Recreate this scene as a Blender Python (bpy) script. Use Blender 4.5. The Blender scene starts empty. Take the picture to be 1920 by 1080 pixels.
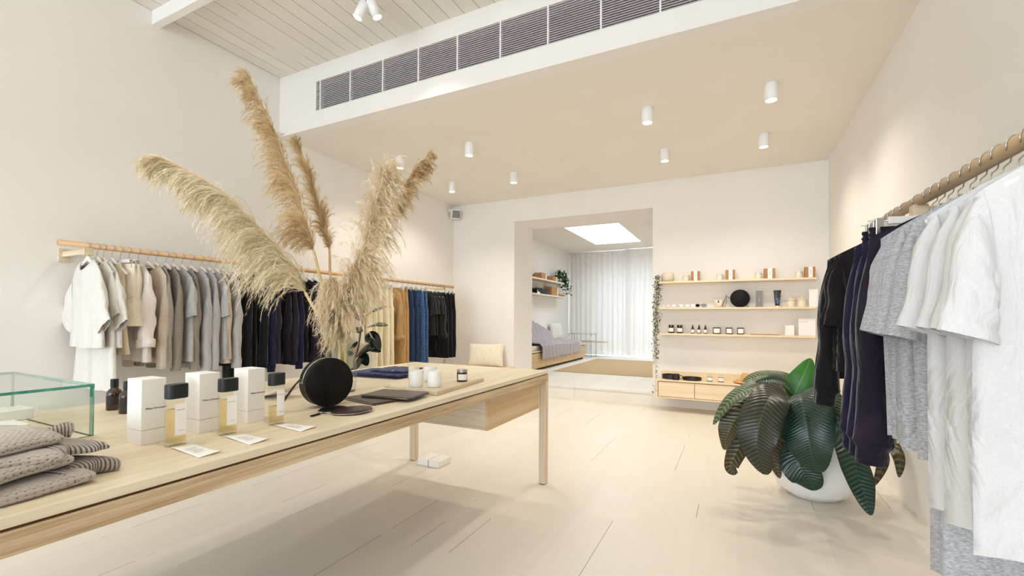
import bpy, math, random
import numpy as np
from mathutils import Vector, Matrix
C = bpy.context.scene.collection
PI = math.pi
R = math.radians
random.seed(7)

# ---------------------------------------------------------------- camera, light, exposure
ZC = 1.15
F, CY, YAW, PITCH, ROLL = 842.47, 583.06, -.463355, .0154891, .00630666
_fw = Vector((math.sin(YAW)*math.cos(PITCH), math.cos(YAW)*math.cos(PITCH), math.sin(PITCH)))
_r = Vector((math.cos(YAW), -math.sin(YAW), 0)); _u = _r.cross(_fw)
_r, _u = math.cos(ROLL)*_r + math.sin(ROLL)*_u, -math.sin(ROLL)*_r + math.cos(ROLL)*_u
cd = bpy.data.cameras.new('camera'); cam = bpy.data.objects.new('camera', cd); C.objects.link(cam)
m = Matrix((( _r.x, _u.x, -_fw.x, 0), (_r.y, _u.y, -_fw.y, 0), (_r.z, _u.z, -_fw.z, ZC), (0, 0, 0, 1)))
cam.matrix_world = m
cd.sensor_width = 36; cd.lens = F/1920*36; cd.shift_y = (CY-540)/1920; cd.clip_start = .02
bpy.context.scene.camera = cam
def at(x, y, axis, val):
    """the point of the plane axis=val seen at frame position x, y (1920x1080)"""
    d = _fw + _r*((x-960)/F) - _u*((y-CY)/F)
    c = Vector((0, 0, ZC))
    if axis == 'D': return c + d*val
    k = 'XYZ'.index(axis); t = (val-c[k])/d[k]
    return c + d*t

sc = bpy.context.scene
sc.view_settings.view_transform = 'Standard'; sc.view_settings.look = 'None'
sc.view_settings.exposure = 0.50; sc.view_settings.gamma = 1
sc.cycles.max_bounces = 10; sc.cycles.diffuse_bounces = 6; sc.cycles.transparent_max_bounces = 12
sc.cycles.caustics_reflective = False; sc.cycles.caustics_refractive = False
sc.cycles.sample_clamp_indirect = 6
w = bpy.data.worlds.new('daylight'); sc.world = w; w.use_nodes = True
w.node_tree.nodes['Background'].inputs[0].default_value = (.75, .87, 1, 1)
w.node_tree.nodes['Background'].inputs[1].default_value = 6.3

def light(name, kind, loc, energy, color=(1, 1, 1), rot=(0, 0, 0), parent=None, **kw):
    l = bpy.data.lights.new(name, kind); l.energy = energy; l.color = color
    for k, v in kw.items(): setattr(l, k, v)
    o = bpy.data.objects.new(name, l); C.objects.link(o); o.location = loc; o.rotation_euler = rot
    if parent: o.parent = parent
    return o
# room measures
XL, XR, D, H, HT, B = -4.203, .95, 6.224, 2.993, 3.603, 3.033
YF = -6.5                                   # the shopfront behind the camera
OL, OR, OT, DW, SF = -3.076, -1.003, 2.642, 6.91, .178
YI, XI, HI = 11.78, -4.114, 2.945
WARM = (1, .93, .82)
# daylight portals in the shopfront, the skylight and the window behind the curtain
pf = light('shopfront_daylight', 'AREA', ((XL+XR)/2, YF-.05, 1.7), 1, rot=(R(90), 0, 0), shape='RECTANGLE', size=XR-XL-.6, size_y=3.0)
pf.data.cycles.is_portal = True
ps = light('skylight_daylight', 'AREA', (-2.52, 9.52, 3.62), 1, shape='RECTANGLE', size=1.1, size_y=2.3)
ps.data.cycles.is_portal = True
pw = light('window_daylight', 'AREA', (-2.55, 12.2, 1.55), 1, rot=(R(-90), 0, 0), shape='RECTANGLE', size=2.9, size_y=2.5)
pw.data.cycles.is_portal = True

# ---------------------------------------------------------------- materials
def lin(c):
    if isinstance(c, str):
        c = [int(c[i:i+2], 16)/255 for i in (0, 2, 4)]
    return tuple(v/12.92 if v <= .04045 else ((v+.055)/1.055)**2.4 for v in c) + (1,)
def newmat(name):
    m = bpy.data.materials.new(name); m.use_nodes = True
    nt = m.node_tree; return m, nt, nt.nodes['Principled BSDF']
def coords(nt, scale=(1, 1, 1), kind='Object', rot=(0, 0, 0)):
    tc = nt.nodes.new('ShaderNodeTexCoord'); mp = nt.nodes.new('ShaderNodeMapping')
    mp.inputs['Scale'].default_value = scale; mp.inputs['Rotation'].default_value = rot
    nt.links.new(tc.outputs[kind], mp.inputs[0]); return mp.outputs[0]
def noise(nt, vec, scale, detail=3, rough=.5):
    n = nt.nodes.new('ShaderNodeTexNoise'); n.inputs['Scale'].default_value = scale
    n.inputs['Detail'].default_value = detail; n.inputs['Roughness'].default_value = rough
    nt.links.new(vec, n.inputs['Vector']); return n.outputs['Fac']
def ramp(nt, fac, a, b, lo=.3, hi=.7):
    r = nt.nodes.new('ShaderNodeValToRGB'); r.color_ramp.elements[0].position = lo; r.color_ramp.elements[1].position = hi
    r.color_ramp.elements[0].color = a; r.color_ramp.elements[1].color = b
    nt.links.new(fac, r.inputs[0]); return r.outputs[0]
def bump(nt, b, h, strength, dist=.01):
    n = nt.nodes.new('ShaderNodeBump'); n.inputs['Strength'].default_value = strength; n.inputs['Distance'].default_value = dist
    nt.links.new(h, n.inputs['Height']); nt.links.new(n.outputs[0], b.inputs['Normal']); return n
def mat(name, c1, c2=None, rough=.6, scale=10, stretch=(1, 1, 1), bmp=0, bscale=None, bdist=.004, metal=0, sheen=0, lo=.3, hi=.7, spec=.5, detail=3, **kw):
    m, nt, b = newmat(name)
    b.inputs['Base Color'].default_value = lin(c1); b.inputs['Roughness'].default_value = rough
    b.inputs['Metallic'].default_value = metal; b.inputs['Specular IOR Level'].default_value = spec
    if sheen: b.inputs['Sheen Weight'].default_value = sheen; b.inputs['Sheen Roughness'].default_value = .4
    v = coords(nt, stretch)
    if c2:
        nt.links.new(ramp(nt, noise(nt, v, scale, detail), lin(c1), lin(c2), lo, hi), b.inputs['Base Color'])
    if bmp: bump(nt, b, noise(nt, v, bscale or scale, 4), bmp, bdist)
    for k, x in kw.items(): b.inputs[k.replace('_', ' ')].default_value = x
    return m
def pane(name, c='ffffff', ior=1.4, rough=.02):
    """thin clear sheet: see-through with a fresnel gloss on its outer face"""
    m = bpy.data.materials.new(name); m.use_nodes = True; nt = m.node_tree; nt.nodes.clear()
    o = nt.nodes.new('ShaderNodeOutputMaterial'); t = nt.nodes.new('ShaderNodeBsdfTransparent'); g = nt.nodes.new('ShaderNodeBsdfGlossy')
    t.inputs[0].default_value = lin(c); g.inputs['Roughness'].default_value = rough
    f = nt.nodes.new('ShaderNodeFresnel'); f.inputs['IOR'].default_value = ior
    ge = nt.nodes.new('ShaderNodeNewGeometry'); a = nt.nodes.new('ShaderNodeMath'); a.operation = 'SUBTRACT'; a.inputs[0].default_value = 1; nt.links.new(ge.outputs['Backfacing'], a.inputs[1])
    b = nt.nodes.new('ShaderNodeMath'); b.operation = 'MULTIPLY'; nt.links.new(f.outputs[0], b.inputs[0]); nt.links.new(a.outputs[0], b.inputs[1])
    mx = nt.nodes.new('ShaderNodeMixShader'); nt.links.new(b.outputs[0], mx.inputs[0]); nt.links.new(t.outputs[0], mx.inputs[1]); nt.links.new(g.outputs[0], mx.inputs[2])
    nt.links.new(mx.outputs[0], o.inputs[0]); return m
def emit(name, c, s):
    m, nt, b = newmat(name); b.inputs['Base Color'].default_value = (0.8, .8, .8, 1)
    b.inputs['Emission Color'].default_value = lin(c); b.inputs['Emission Strength'].default_value = s; return m
def wood(name, c1, c2, axis='Y', scale=26, rough=.42, bmp=.12, dark=.55):
    """straight pale grain running along the given axis"""
    m, nt, b = newmat(name); b.inputs['Roughness'].default_value = rough
    st = {'X': (.035, 1, 1), 'Y': (1, .035, 1), 'Z': (1, 1, .035)}[axis]
    v = coords(nt, st)
    dis = nt.nodes.new('ShaderNodeTexNoise'); dis.inputs['Scale'].default_value = 5; nt.links.new(v, dis.inputs['Vector'])
    add = nt.nodes.new('ShaderNodeVectorMath'); add.operation = 'MULTIPLY_ADD'
    nt.links.new(dis.outputs['Color'], add.inputs[0]); add.inputs[1].default_value = (.06, .06, .06); nt.links.new(v, add.inputs[2])
    n1 = noise(nt, add.outputs[0], scale*2.2, 5, .65); n2 = noise(nt, add.outputs[0], scale*.3, 2)
    mx = nt.nodes.new('ShaderNodeMath'); mx.operation = 'MULTIPLY_ADD'; nt.links.new(n1, mx.inputs[0]); mx.inputs[1].default_value = dark; 
    m2 = nt.nodes.new('ShaderNodeMath'); m2.operation = 'MULTIPLY'; nt.links.new(n2, m2.inputs[0]); m2.inputs[1].default_value = 1-dark
    nt.links.new(m2.outputs[0], mx.inputs[2])
    nt.links.new(ramp(nt, mx.outputs[0], lin(c1), lin(c2), .38, .62), b.inputs['Base Color'])
    bump(nt, b, n1, bmp, .002); return m
def boards(name, axis, width, base, alt, seam, seamw=.02, rough=.5, patch=.5, spots=True):
    """painted boards: thin partly filled seams across the given axis, faint tone shift per board"""
    m, nt, b = newmat(name); b.inputs['Roughness'].default_value = rough
    tc = nt.nodes.new('ShaderNodeTexCoord'); sp = nt.nodes.new('ShaderNodeSeparateXYZ'); nt.links.new(tc.outputs['Object'], sp.inputs[0])
    def mth(op, a, bb=None, c=None):
        n = nt.nodes.new('ShaderNodeMath'); n.operation = op
        for i, q in enumerate((a, bb, c)):
            if q is None: continue
            if isinstance(q, (int, float)): n.inputs[i].default_value = q
            else: nt.links.new(q, n.inputs[i])
        return n.outputs[0]
    q = mth('DIVIDE', sp.outputs[axis], width); fr = mth('FRACT', q); fl = mth('FLOOR', q)
    edge = mth('LESS_THAN', mth('ABSOLUTE', mth('SUBTRACT', fr, .5)), 0.5-seamw); gap = mth('SUBTRACT', 1, edge)
    st = (1, 1, 1)
    nz = noise(nt, coords(nt, (2.5, .5, 1) if axis == 'X' else (.5, 2.5, 1)), 1.7, 4)
    seen = mth('GREATER_THAN', nz, patch)
    wn = nt.nodes.new('ShaderNodeTexWhiteNoise'); wn.noise_dimensions = '1D'; nt.links.new(fl, wn.inputs['W'])
    n1 = noise(nt, coords(nt, (1, .08, 1) if axis == 'X' else (.08, 1, 1)), 30, 5)
    fac = mth('ADD', mth('MULTIPLY', wn.outputs[0], .45), mth('MULTIPLY', n1, .6))
    col = ramp(nt, fac, lin(base), lin(alt), .1, .9)
    mx = nt.nodes.new('ShaderNodeMixRGB'); nt.links.new(col, mx.inputs[1]); mx.inputs[2].default_value = lin(seam)
    g = mth('MULTIPLY', gap, seen)
    if spots:
        sn = noise(nt, coords(nt, (60, 9, 1) if axis == 'X' else (9, 60, 1)), 1, 2)
        g = mth('MAXIMUM', g, mth('MULTIPLY', mth('GREATER_THAN', sn, .80), .7))
    nt.links.new(g, mx.inputs[0])
    nt.links.new(mx.outputs[0], b.inputs['Base Color'])
    hb = mth('SUBTRACT', mth('MULTIPLY', n1, .25), mth('MULTIPLY', gap, .5)); bump(nt, b, hb, .35, .003)
    return m
M = {}
M['wall'] = mat('wall_paint', 'f1ede8', 'eeeae4', rough=.75, scale=2, bmp=.05, bscale=90)
M['ceil'] = mat('ceiling_paint', 'f0ebe2', 'ede7dd', rough=.8, scale=2)
M['white'] = mat('white_paint', 'f3f1ee', rough=.45)
M['floor'] = boards('painted_floor_boards', 'X', .21, 'ebe4d8', 'e1d9cb', '7d7360', .007, .40, .565)
M['upboards'] = boards('painted_ceiling_boards', 'X', .14, 'f0ebe2', 'e6e0d6', 'a2988c', .02, .6, .40, False)
M['ash'] = wood('pale_ash', 'ecdfca', 'dbc7a8', 'Y')
M['ashx'] = wood('pale_ash_across', 'e8dac2', 'd2ba96', 'X')
M['ashz'] = wood('pale_ash_upright', 'e2d2ba', 'cbb598', 'Z')
M['ashdark'] = wood('ash_edge', 'dcc6a4', 'ab8e68', 'Y', scale=34, dark=.8)
M['rail'] = wood('beech_rail', 'e0b88a', 'cf9f6c', 'Y', scale=14)
M['railr'] = wood('ash_rail', 'd9bf9b', 'c4a67e', 'Y', scale=30)
M['shelfw'] = wood('pale_shelf_ply', 'f0deC0', 'e6cda6', 'X')
M['dark'] = mat('dark_void', '3a3836', rough=.9)
M['gap'] = mat('shadow_gap_groove', '5a3a1c', rough=.9)
M['black'] = mat('black_leather', '141110', '0d0b0a', rough=.5, spec=.18, scale=60, bmp=.25, bscale=400, bdist=.001)
M['clutch'] = mat('espresso_leather', '4a3d37', '3b302b', rough=.38, scale=8, bmp=.3, bscale=350, bdist=.001)
M['oxblood'] = mat('dark_plum_leather', '3c2220', '241616', rough=.4, scale=14, bmp=.3, bscale=300, bdist=.001)
M['steel'] = mat('brushed_steel', 'c9c6c4', rough=.22, metal=1)
M['cap'] = mat('black_cap', '141a1e', rough=.35)
M['paper'] = mat('white_card', 'f6f3f0', rough=.55)
M['kraft'] = mat('kraft_card', 'b98a5c', 'a87a4e', rough=.7, scale=30)
M['ceramic'] = mat('white_ceramic', 'f2f1ec', rough=.2)
M['wax'] = mat('ivory_wax', 'efe4c8', rough=.5)
M['ink'] = mat('grey_ink', '4a4644', rough=.8)
M['lightink'] = mat('pale_grey_ink', 'b4aea8', rough=.8)
M['brownglass'] = mat('brown_glass', '43200f', '2a1409', rough=.08, scale=12, spec=.8)
M['glass'] = pane('clear_glass', 'fafcfb', 1.5)
M['pane'] = pane('clear_sheet', 'fbfdfc')
M['greenedge'] = mat('green_glass_edge', '2c7a66', '5fb39c', rough=.1, scale=25, stretch=(1, 1, 1))
M['perfume'] = pane('straw_perfume', 'fbf3dc', 1.25)
M['hanger'] = mat('white_hanger_plastic', 'efeae3', rough=.4)
M['lampwhite'] = mat('lamp_body_white', 'f4f4f4', rough=.35)
M['lampglow'] = emit('lamp_lens_glow', 'fff1d8', 9)
M['skyglow'] = None

# ---------------------------------------------------------------- mesh helpers
class MB:
    def __init__(s): s.v = []; s.f = []; s.mi = []; s.cur = 0
    def add(s, vs, fs):
        o = len(s.v); s.v += [tuple(p) for p in vs]
        for f in fs: s.f.append([i+o for i in f]); s.mi.append(s.cur)
        return s
    def box(s, x0, x1, y0, y1, z0, z1):
        vs = [(x, y, z) for z in (z0, z1) for y in (y0, y1) for x in (x0, x1)]
        return s.add(vs, [(0, 2, 3, 1), (4, 5, 7, 6), (0, 1, 5, 4), (2, 6, 7, 3), (0, 4, 6, 2), (1, 3, 7, 5)])
    def lathe(s, prof, n=32, c=(0, 0), sx=1, sy=1, cap0=True, cap1=True, power=None):
        vs = []; fs = []
        for (r, z) in prof:
            for i in range(n):
                a = 2*PI*i/n; ca, sa = math.cos(a), math.sin(a)
                if power: ca = math.copysign(abs(ca)**power, ca); sa = math.copysign(abs(sa)**power, sa)
                vs.append((c[0]+r*ca*sx, c[1]+r*sa*sy, z))
        for k in range(len(prof)-1):
            for i in range(n):
                j = (i+1) % n; fs.append((k*n+i, k*n+j, (k+1)*n+j, (k+1)*n+i))
        if cap0: fs.append(tuple(reversed(range(n))))
        if cap1: fs.append(tuple(range((len(prof)-1)*n, len(prof)*n)))
        return s.add(vs, fs)
    def tube(s, pts, r, n=8, cap=True, closed=False):
        pts = [Vector(p) for p in pts]; N = len(pts); rr = r if isinstance(r, (list, tuple)) else [r]*N
        vs = []; fs = []; prev = None
        for i, p in enumerate(pts):
            if closed: t = (pts[(i+1) % N]-pts[i-1]).normalized()
            else: t = (pts[min(i+1, N-1)]-pts[max(i-1, 0)]).normalized()
            if prev is None:
                a = Vector((0, 0, 1)) if abs(t.z) < .9 else Vector((1, 0, 0)); u = t.cross(a).normalized()
            else:
                u = (prev - t*prev.dot(t)); u = u.normalized() if u.length > 1e-6 else t.orthogonal().normalized()
            prev = u; q = t.cross(u)
            for k in range(n):
                a = 2*PI*k/n; vs.append(p+(u*math.cos(a)+q*math.sin(a))*rr[i])
        for i in range(N-1 if not closed else N):
            for k in range(n):
                a, b = i*n, ((i+1) % N)*n
                fs.append((a+k, a+(k+1) % n, b+(k+1) % n, b+k))
        if cap and not closed: fs.append(tuple(reversed(range(n)))); fs.append(tuple(range((N-1)*n, N*n)))
        return s.add(vs, fs)
    def rings(s, rs, closed=True, cap0=False, cap1=False):
        n = len(rs[0]); vs = [p for r_ in rs for p in r_]; fs = []
        for k in range(len(rs)-1):
            for i in range(n if closed else n-1):
                j = (i+1) % n; fs.append((k*n+i, k*n+j, (k+1)*n+j, (k+1)*n+i))
        if cap0: fs.append(tuple(reversed(range(n))))
        if cap1: fs.append(tuple(range((len(rs)-1)*n, len(rs)*n)))
        return s.add(vs, fs)
    def grid(s, fn, nu, nv):
        vs = [fn(i/nu, j/nv) for j in range(nv+1) for i in range(nu+1)]
        return s.add(vs, [(j*(nu+1)+i, j*(nu+1)+i+1, (j+1)*(nu+1)+i+1, (j+1)*(nu+1)+i) for j in range(nv) for i in range(nu)])
    def build(s, name, mats, parent=None, smooth=False, bevel=0, solid=0, sub=0, xf=None, rel=None):
        me = bpy.data.meshes.new(name)
        v = s.v
        if rel is not None: v = [(p[0]-rel[0], p[1]-rel[1], p[2]-rel[2]) for p in v]
        me.from_pydata(v, [], s.f)
        if not isinstance(mats, (list, tuple)): mats = [mats]
        for q in mats: me.materials.append(q)
        if len(mats) > 1: me.polygons.foreach_set('material_index', s.mi)
        if smooth: me.polygons.foreach_set('use_smooth', [True]*len(me.polygons))
        me.update()
        o = bpy.data.objects.new(name, me); C.objects.link(o)
        if parent: o.parent = parent
        if rel is not None: o.location = rel
        if xf is not None: me.transform(xf)
        if solid: q = o.modifiers.new('solid', 'SOLIDIFY'); q.thickness = solid; q.offset = 0
        if bevel: q = o.modifiers.new('bevel', 'BEVEL'); q.width = bevel; q.segments = 2; q.limit_method = 'ANGLE'; q.angle_limit = R(50)
        if sub: q = o.modifiers.new('sub', 'SUBSURF'); q.levels = sub; q.render_levels = sub
        return o
def tag(o, label, cat=None, group=None, kind=None):
    if label: o['label'] = label
    if cat: o['category'] = cat
    if group: o['group'] = group
    if kind: o['kind'] = kind
    return o
def empty(name, loc, label, cat, group=None, rz=0):
    o = bpy.data.objects.new(name, None); C.objects.link(o); o.location = loc; o.rotation_euler = (0, 0, rz)
    o.empty_display_size = .05
    return tag(o, label, cat, group)
def box(name, b, mt, parent=None, bevel=0, **kw): return MB().box(*b).build(name, mt, parent, bevel=bevel, **kw)
def struct(o): o['kind'] = 'structure'; return o
def copy_tree(o, loc, rz=None, label=None, parent=None):
    c = o.copy(); C.objects.link(c); c.parent = parent
    if loc is not None: c.location = loc
    if rz is not None: c.rotation_euler = (0, 0, rz)
    if label: c['label'] = label
    for ch in list(o.children): copy_tree(ch, None, parent=c)
    return c
def text(name, s, size, loc, rot, mt, parent, align='LEFT', extrude=.0002):
    cu = bpy.data.curves.new(name, 'FONT'); cu.body = s; cu.size = size; cu.align_x = align; cu.extrude = extrude
    cu.materials.append(mt); q = bpy.data.objects.new(name, cu); C.objects.link(q)
    me = bpy.data.meshes.new_from_object(q); bpy.data.objects.remove(q); o = bpy.data.objects.new(name, me); C.objects.link(o)
    o.location = loc; o.rotation_euler = rot; o.parent = parent; return o
def rounded(x, y, hx, hy, r, z, n=6):
    out = []
    for cx, cy, a0 in ((hx-r, hy-r, 0), (-hx+r, hy-r, 90), (-hx+r, -hy+r, 180), (hx-r, -hy+r, 270)):
        for i in range(n+1):
            a = R(a0+90*i/n); out.append((x+cx+r*math.cos(a), y+cy+r*math.sin(a), z))
    return out

# ---------------------------------------------------------------- the room
T = .15
fl = MB(); fl.box(XL-T, XR+T, YF, D, -T, 0); struct(fl.build('floor', M['floor']))
f2 = MB(); f2.box(OL-.0, OR, D-.003, DW, .0005, SF); f2.box(XI-T, XR, DW, YI+.5, -T, SF); f2.box(OL, OR, D-.016, D-.003, SF-.03, SF)
struct(f2.build('floor_raised', boards('painted_boards_inner_room', 'X', .19, 'eeebe4', 'e6e2da', '8a8478', .008, .38, .55)))
struct(box('wall_left', (XL-T, XL, YF, D+.02, 0, HT+.1), M['wall']))
struct(box('wall_right', (XR, XR+T, YF, D+.02, 0, HT+.1), M['wall']))
wb = MB(); wb.box(XL, OL, D, DW, -.01, H+.1); wb.box(OR, XR, D, DW, -.01, H+.1); wb.box(OL, OR, D, DW, OT, H+.1)
struct(wb.build('wall_back', M['wall']))
struct(box('ceiling', (XL, XR, B+.12, D, H, H+.1), M['ceil']))
# bulkhead between the low and the high ceiling, with the opening for the vent
VX0, VX1, VZ0, VZ1 = -3.668, .35, 3.157, 3.445
bh = MB(); bh.box(XL, VX0, B, B+.12, H, HT); bh.box(VX1, XR, B, B+.12, H, HT); bh.box(VX0, VX1, B, B+.12, H, VZ0); bh.box(VX0, VX1, B, B+.12, VZ1, HT)
struct(bh.build('wall_bulkhead', M['wall']))
struct(box('ceiling_high', (XL, XR, YF, B+.12, HT, HT+.1), M['upboards']))
struct(box('trim_beam', (XL, XR, 1.897, 1.957, 3.49, HT), M['white'], bevel=.004))
struct(box('trim_access_panel', (-2.68, -2.09, 4.327, 4.975, H-.003, H), M['ceil'], bevel=.001))
# shopfront behind the camera: frame with open glazing
wf = MB(); wf.box(XL, XR, YF-T, YF, 0, .25); wf.box(XL, XR, YF-T, YF, 3.25, HT+.1); wf.box(XL, XL+.3, YF-T, YF, .25, 3.25); wf.box(XR-.3, XR, YF-T, YF, .25, 3.25)
struct(wf.build('wall_front', M['wall']))
# inner room
il = MB(); il.box(XI-T, XI, DW, YI+.5, -.1, HI+.6); struct(il.build('wall_inner_left', M['wall']))
struct(box('wall_inner_right', (-.45, -.3, DW, YI+.5, -.1, HI+.6), M['wall']))
ic = MB(); SX0, SX1, SY0, SY1 = -3.06, -1.98, 8.41, 10.66
ic.box(XI-T, SX0, DW, YI+.5, HI, HI+.1); ic.box(SX1, -.3, DW, YI+.5, HI, HI+.1); ic.box(SX0, SX1, DW, SY0, HI, HI+.1); ic.box(SX0, SX1, SY1, YI+.5, HI, HI+.1)
struct(ic.build('ceiling_inner', M['ceil']))
sh = MB(); sh.box(SX0-.03, SX0+.003, SY0, SY1, HI+.002, 3.6); sh.box(SX1-.003, SX1+.03, SY0, SY1, HI+.002, 3.6); sh.box(SX0+.003, SX1-.003, SY0-.03, SY0+.003, HI+.002, 3.6); sh.box(SX0+.003, SX1-.003, SY1-.003, SY1+.03, HI+.002, 3.6)
struct(sh.build('window_1', M['white']))
iw = MB(); iw.box(XI, XI+.7, 12.1, 12.2, SF, HI); iw.box(-1.1, -.45, 12.1, 12.2, SF, HI); iw.box(XI, -.45, 12.1, 12.2, 2.35, HI); iw.box(XI, -.45, 12.1, 12.2, SF, SF+.12)
iw.box(XI, -.45, 12.2, 12.3, 2.8, HI+.1)
for x in (-3.0, -2.0): iw.box(x-.03, x+.03, 12.1, 12.16, SF, 2.8)
struct(iw.build('window_2', M['white']))
struct(box('trim_window_track', (XI+.02, -.5, 11.93, 12.05, SF, SF+.05), mat('grey_metal_track', '8f928f', rough=.4)))

# ---------------------------------------------------------------- vent in the bulkhead
v = empty('air_vent', (VX0, B, VZ0), 'long louvred grey air vent recessed in the white bulkhead', 'vent')
slm = mat('vent_slat_grey', 'cfc8cc', rough=.5)
box('backing', (0, VX1-VX0, .10, .118, 0, VZ1-VZ0), mat('vent_interior', '3f3937', '332e2d', rough=.9, scale=1.3), v)
nsl = 17
sl = MB()
for i in range(nsl):
    z = .008+i*(VZ1-VZ0-.016)/(nsl-1)
    sl.box(0, VX1-VX0, .004, .014, z-.0024, z+.0024)
sl.build('louvres', slm, v)
for x in [-3.612]+[-3.2156+.396*k for k in range(9)]:
    box('divider', (x-VX0-.006, x-VX0+.006, -.001, .03, 0, VZ1-VZ0), M['white'], v)

# ---------------------------------------------------------------- lamps
def spot(parent, loc, energy, size=R(138), blend=.8, rot=(0, 0, 0), radius=.035, col=WARM):
    return light('lamp_light', 'SPOT', loc, energy, col, rot, parent, spot_size=size, spot_blend=blend, shadow_soft_size=radius)
cyl = MB(); cyl.lathe([(.046, 0), (.048, -.002), (.048, -.13), (.044, -.133), (.038, -.130), (.036, -.10)], 32, cap0=True, cap1=False)
glow = MB(); glow.lathe([(.0365, -.127), (.036, -.122)], 24)
lampname = ['in the back row nearest the left wall', 'in the back row above the opening\'s left side', 'in the back row above the opening\'s right edge', 'in the back row nearest the right wall',
            'in the front row nearest the left wall', 'in the front row left of the ceiling hatch', 'in the front row right of the ceiling hatch', 'in the front row nearest the right wall']
i = 0
for y in (5.083, 4.02):
    for x in (-3.465, -2.526, -.695, .245):
        o = empty('ceiling_lamp', (x, y, H), 'white cylinder ceiling lamp '+lampname[i], 'ceiling lamp', 'cylinder lamps on the low ceiling')
        if i == 0: a = cyl.build('lamp_body', M['lampwhite'], o, smooth=True); g = glow.build('lens', M['lampglow'], o)
        else:
            for src in (a, g): c = src.copy(); C.objects.link(c); c.parent = o
        spot(o, (0, 0, -.145), 27)
        i += 1
for y in (8.3, 10.2):
    o = empty('ceiling_lamp', (-1.25, y, HI), 'white cylinder lamp on the inner room ceiling, %s the skylight' % ('nearer than' if y < 9 else 'beyond'), 'ceiling lamp', 'cylinder lamps in the inner room')
    for src in (a, g): c = src.copy(); C.objects.link(c); c.parent = o
    spot(o, (0, 0, -.145), 34)
def head(parent, p, d, L=.13):
    d = Vector(d).normalized(); q = d.to_track_quat('-Z', 'Y').to_matrix().to_4x4(); xf = Matrix.Translation(p) @ q
    hb = MB().lathe([(.034, 0), (.036, -.003), (.036, -L), (.033, -L), (.031, -L+.012)], 28, cap1=False).build('lamp_head', M['lampwhite'], parent, smooth=True, xf=xf)
    MB().lathe([(.031, -L+.008), (.030, -L+.012)], 24).build('lens', M['lampglow'], hb, xf=xf)
    e = spot(parent, Vector(p)+d*(L+.012), 20, R(85), .9, d.to_track_quat('-Z', 'Y').to_euler(), .03)
def track(loc, dirs, label):
    t = empty('track_lamp', loc, label, 'ceiling lamp')
    MB().lathe([(.05, 0), (.05, -.02), (.012, -.022), (.012, -.055)], 24).build('mount', M['lampwhite'], t, smooth=False)
    MB().lathe([(.012, -.055), (.012, -.085)], 12).build('pivot', M['dark'], t)
    for k, d in enumerate(dirs): head(t, Vector(((-.03, .03)[k], 0, -.08)), d)
track((-2.48, 2.50, HT), [(-.35, -.25, -1), (.30, .30, -1)], 'pair of white spotlight heads hanging from the boarded ceiling')
track((-.55, .60, HT), [(-.3, .1, -1), (.6, .1, -1)], 'added unseen pair of white spotlight heads on the boarded ceiling above the floor')  # out-of-view lamp, added to light the front of the shop
track((-2.1, .30, HT), [(-.1, .0, -1), (.3, .2, -1)], 'added unseen pair of white spotlight heads on the boarded ceiling above the table')  # speculative lamp out of view, put in for light over the table's near end

# ---------------------------------------------------------------- table
TZ = .785; TX0, TX1, TY0, TY1 = -2.36, -1.18, -.35, 2.94
t = empty('display_table', (TX1, TY1, 0), 'long pale ash display table in the middle of the shop', 'table')
def tb(name, b, mt, bevel=.002, parent=t): return box(name, (b[0]-TX1, b[1]-TX1, b[2]-TY1, b[3]-TY1, b[4], b[5]), mt, parent, bevel)
tb('tabletop', (TX0, TX1, TY0, TY1, TZ-.022, TZ), M['ash'])
tb('groove', (TX0+.006, TX1-.006, TY0+.006, TY1-.006, TZ-.028, TZ-.022), M['gap'], 0)
for x0, x1 in ((TX1-.045, TX1), (TX0, TX0+.045)): tb('apron', (x0, x1, TY0, TY1, TZ-.075, TZ-.028), M['ashdark'])
for y0, y1 in ((TY1-.045, TY1), (TY0, TY0+.045)): tb('apron', (TX0+.045, TX1-.045, y0, y1, TZ-.075, TZ-.028), M['ashx'])
for x0 in (TX1-.05, TX0):
    for y0 in (TY1-.05, TY0):
        leg = tb('leg', (x0, x0+.05, y0, y0+.05, 0.004, TZ-.075), M['ashz'])
        tb('foot_pad', (x0+.006, x0+.044, y0+.006, y0+.044, 0, .004), M['dark'], 0, parent=leg)
dr = tb('drawer_box', (TX0+.06, TX1-.055, 2.15, 2.86, .53, TZ-.075), M['ashx'], .001)
tb('drawer_front', (TX1-.056, TX1-.038, 2.15, 2.86, .53, TZ-.078), wood('ash_figured', 'e0c69e', 'c9a67a', 'Y', scale=9, dark=.75), .001)
b = empty('floor_socket_block', (-2.13, 2.93, 0), 'white block sitting on the floor at the far left table leg', 'socket')
MB().box(-.10, -.004, -.10, .07, 0, .05).box(.004, .10, -.10, .07, 0, .05).build('block', M['white'], b, bevel=.004)
MB().box(-.004, .004, -.098, .068, 0, .045).build('joint', M['lightink'], b)

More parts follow.
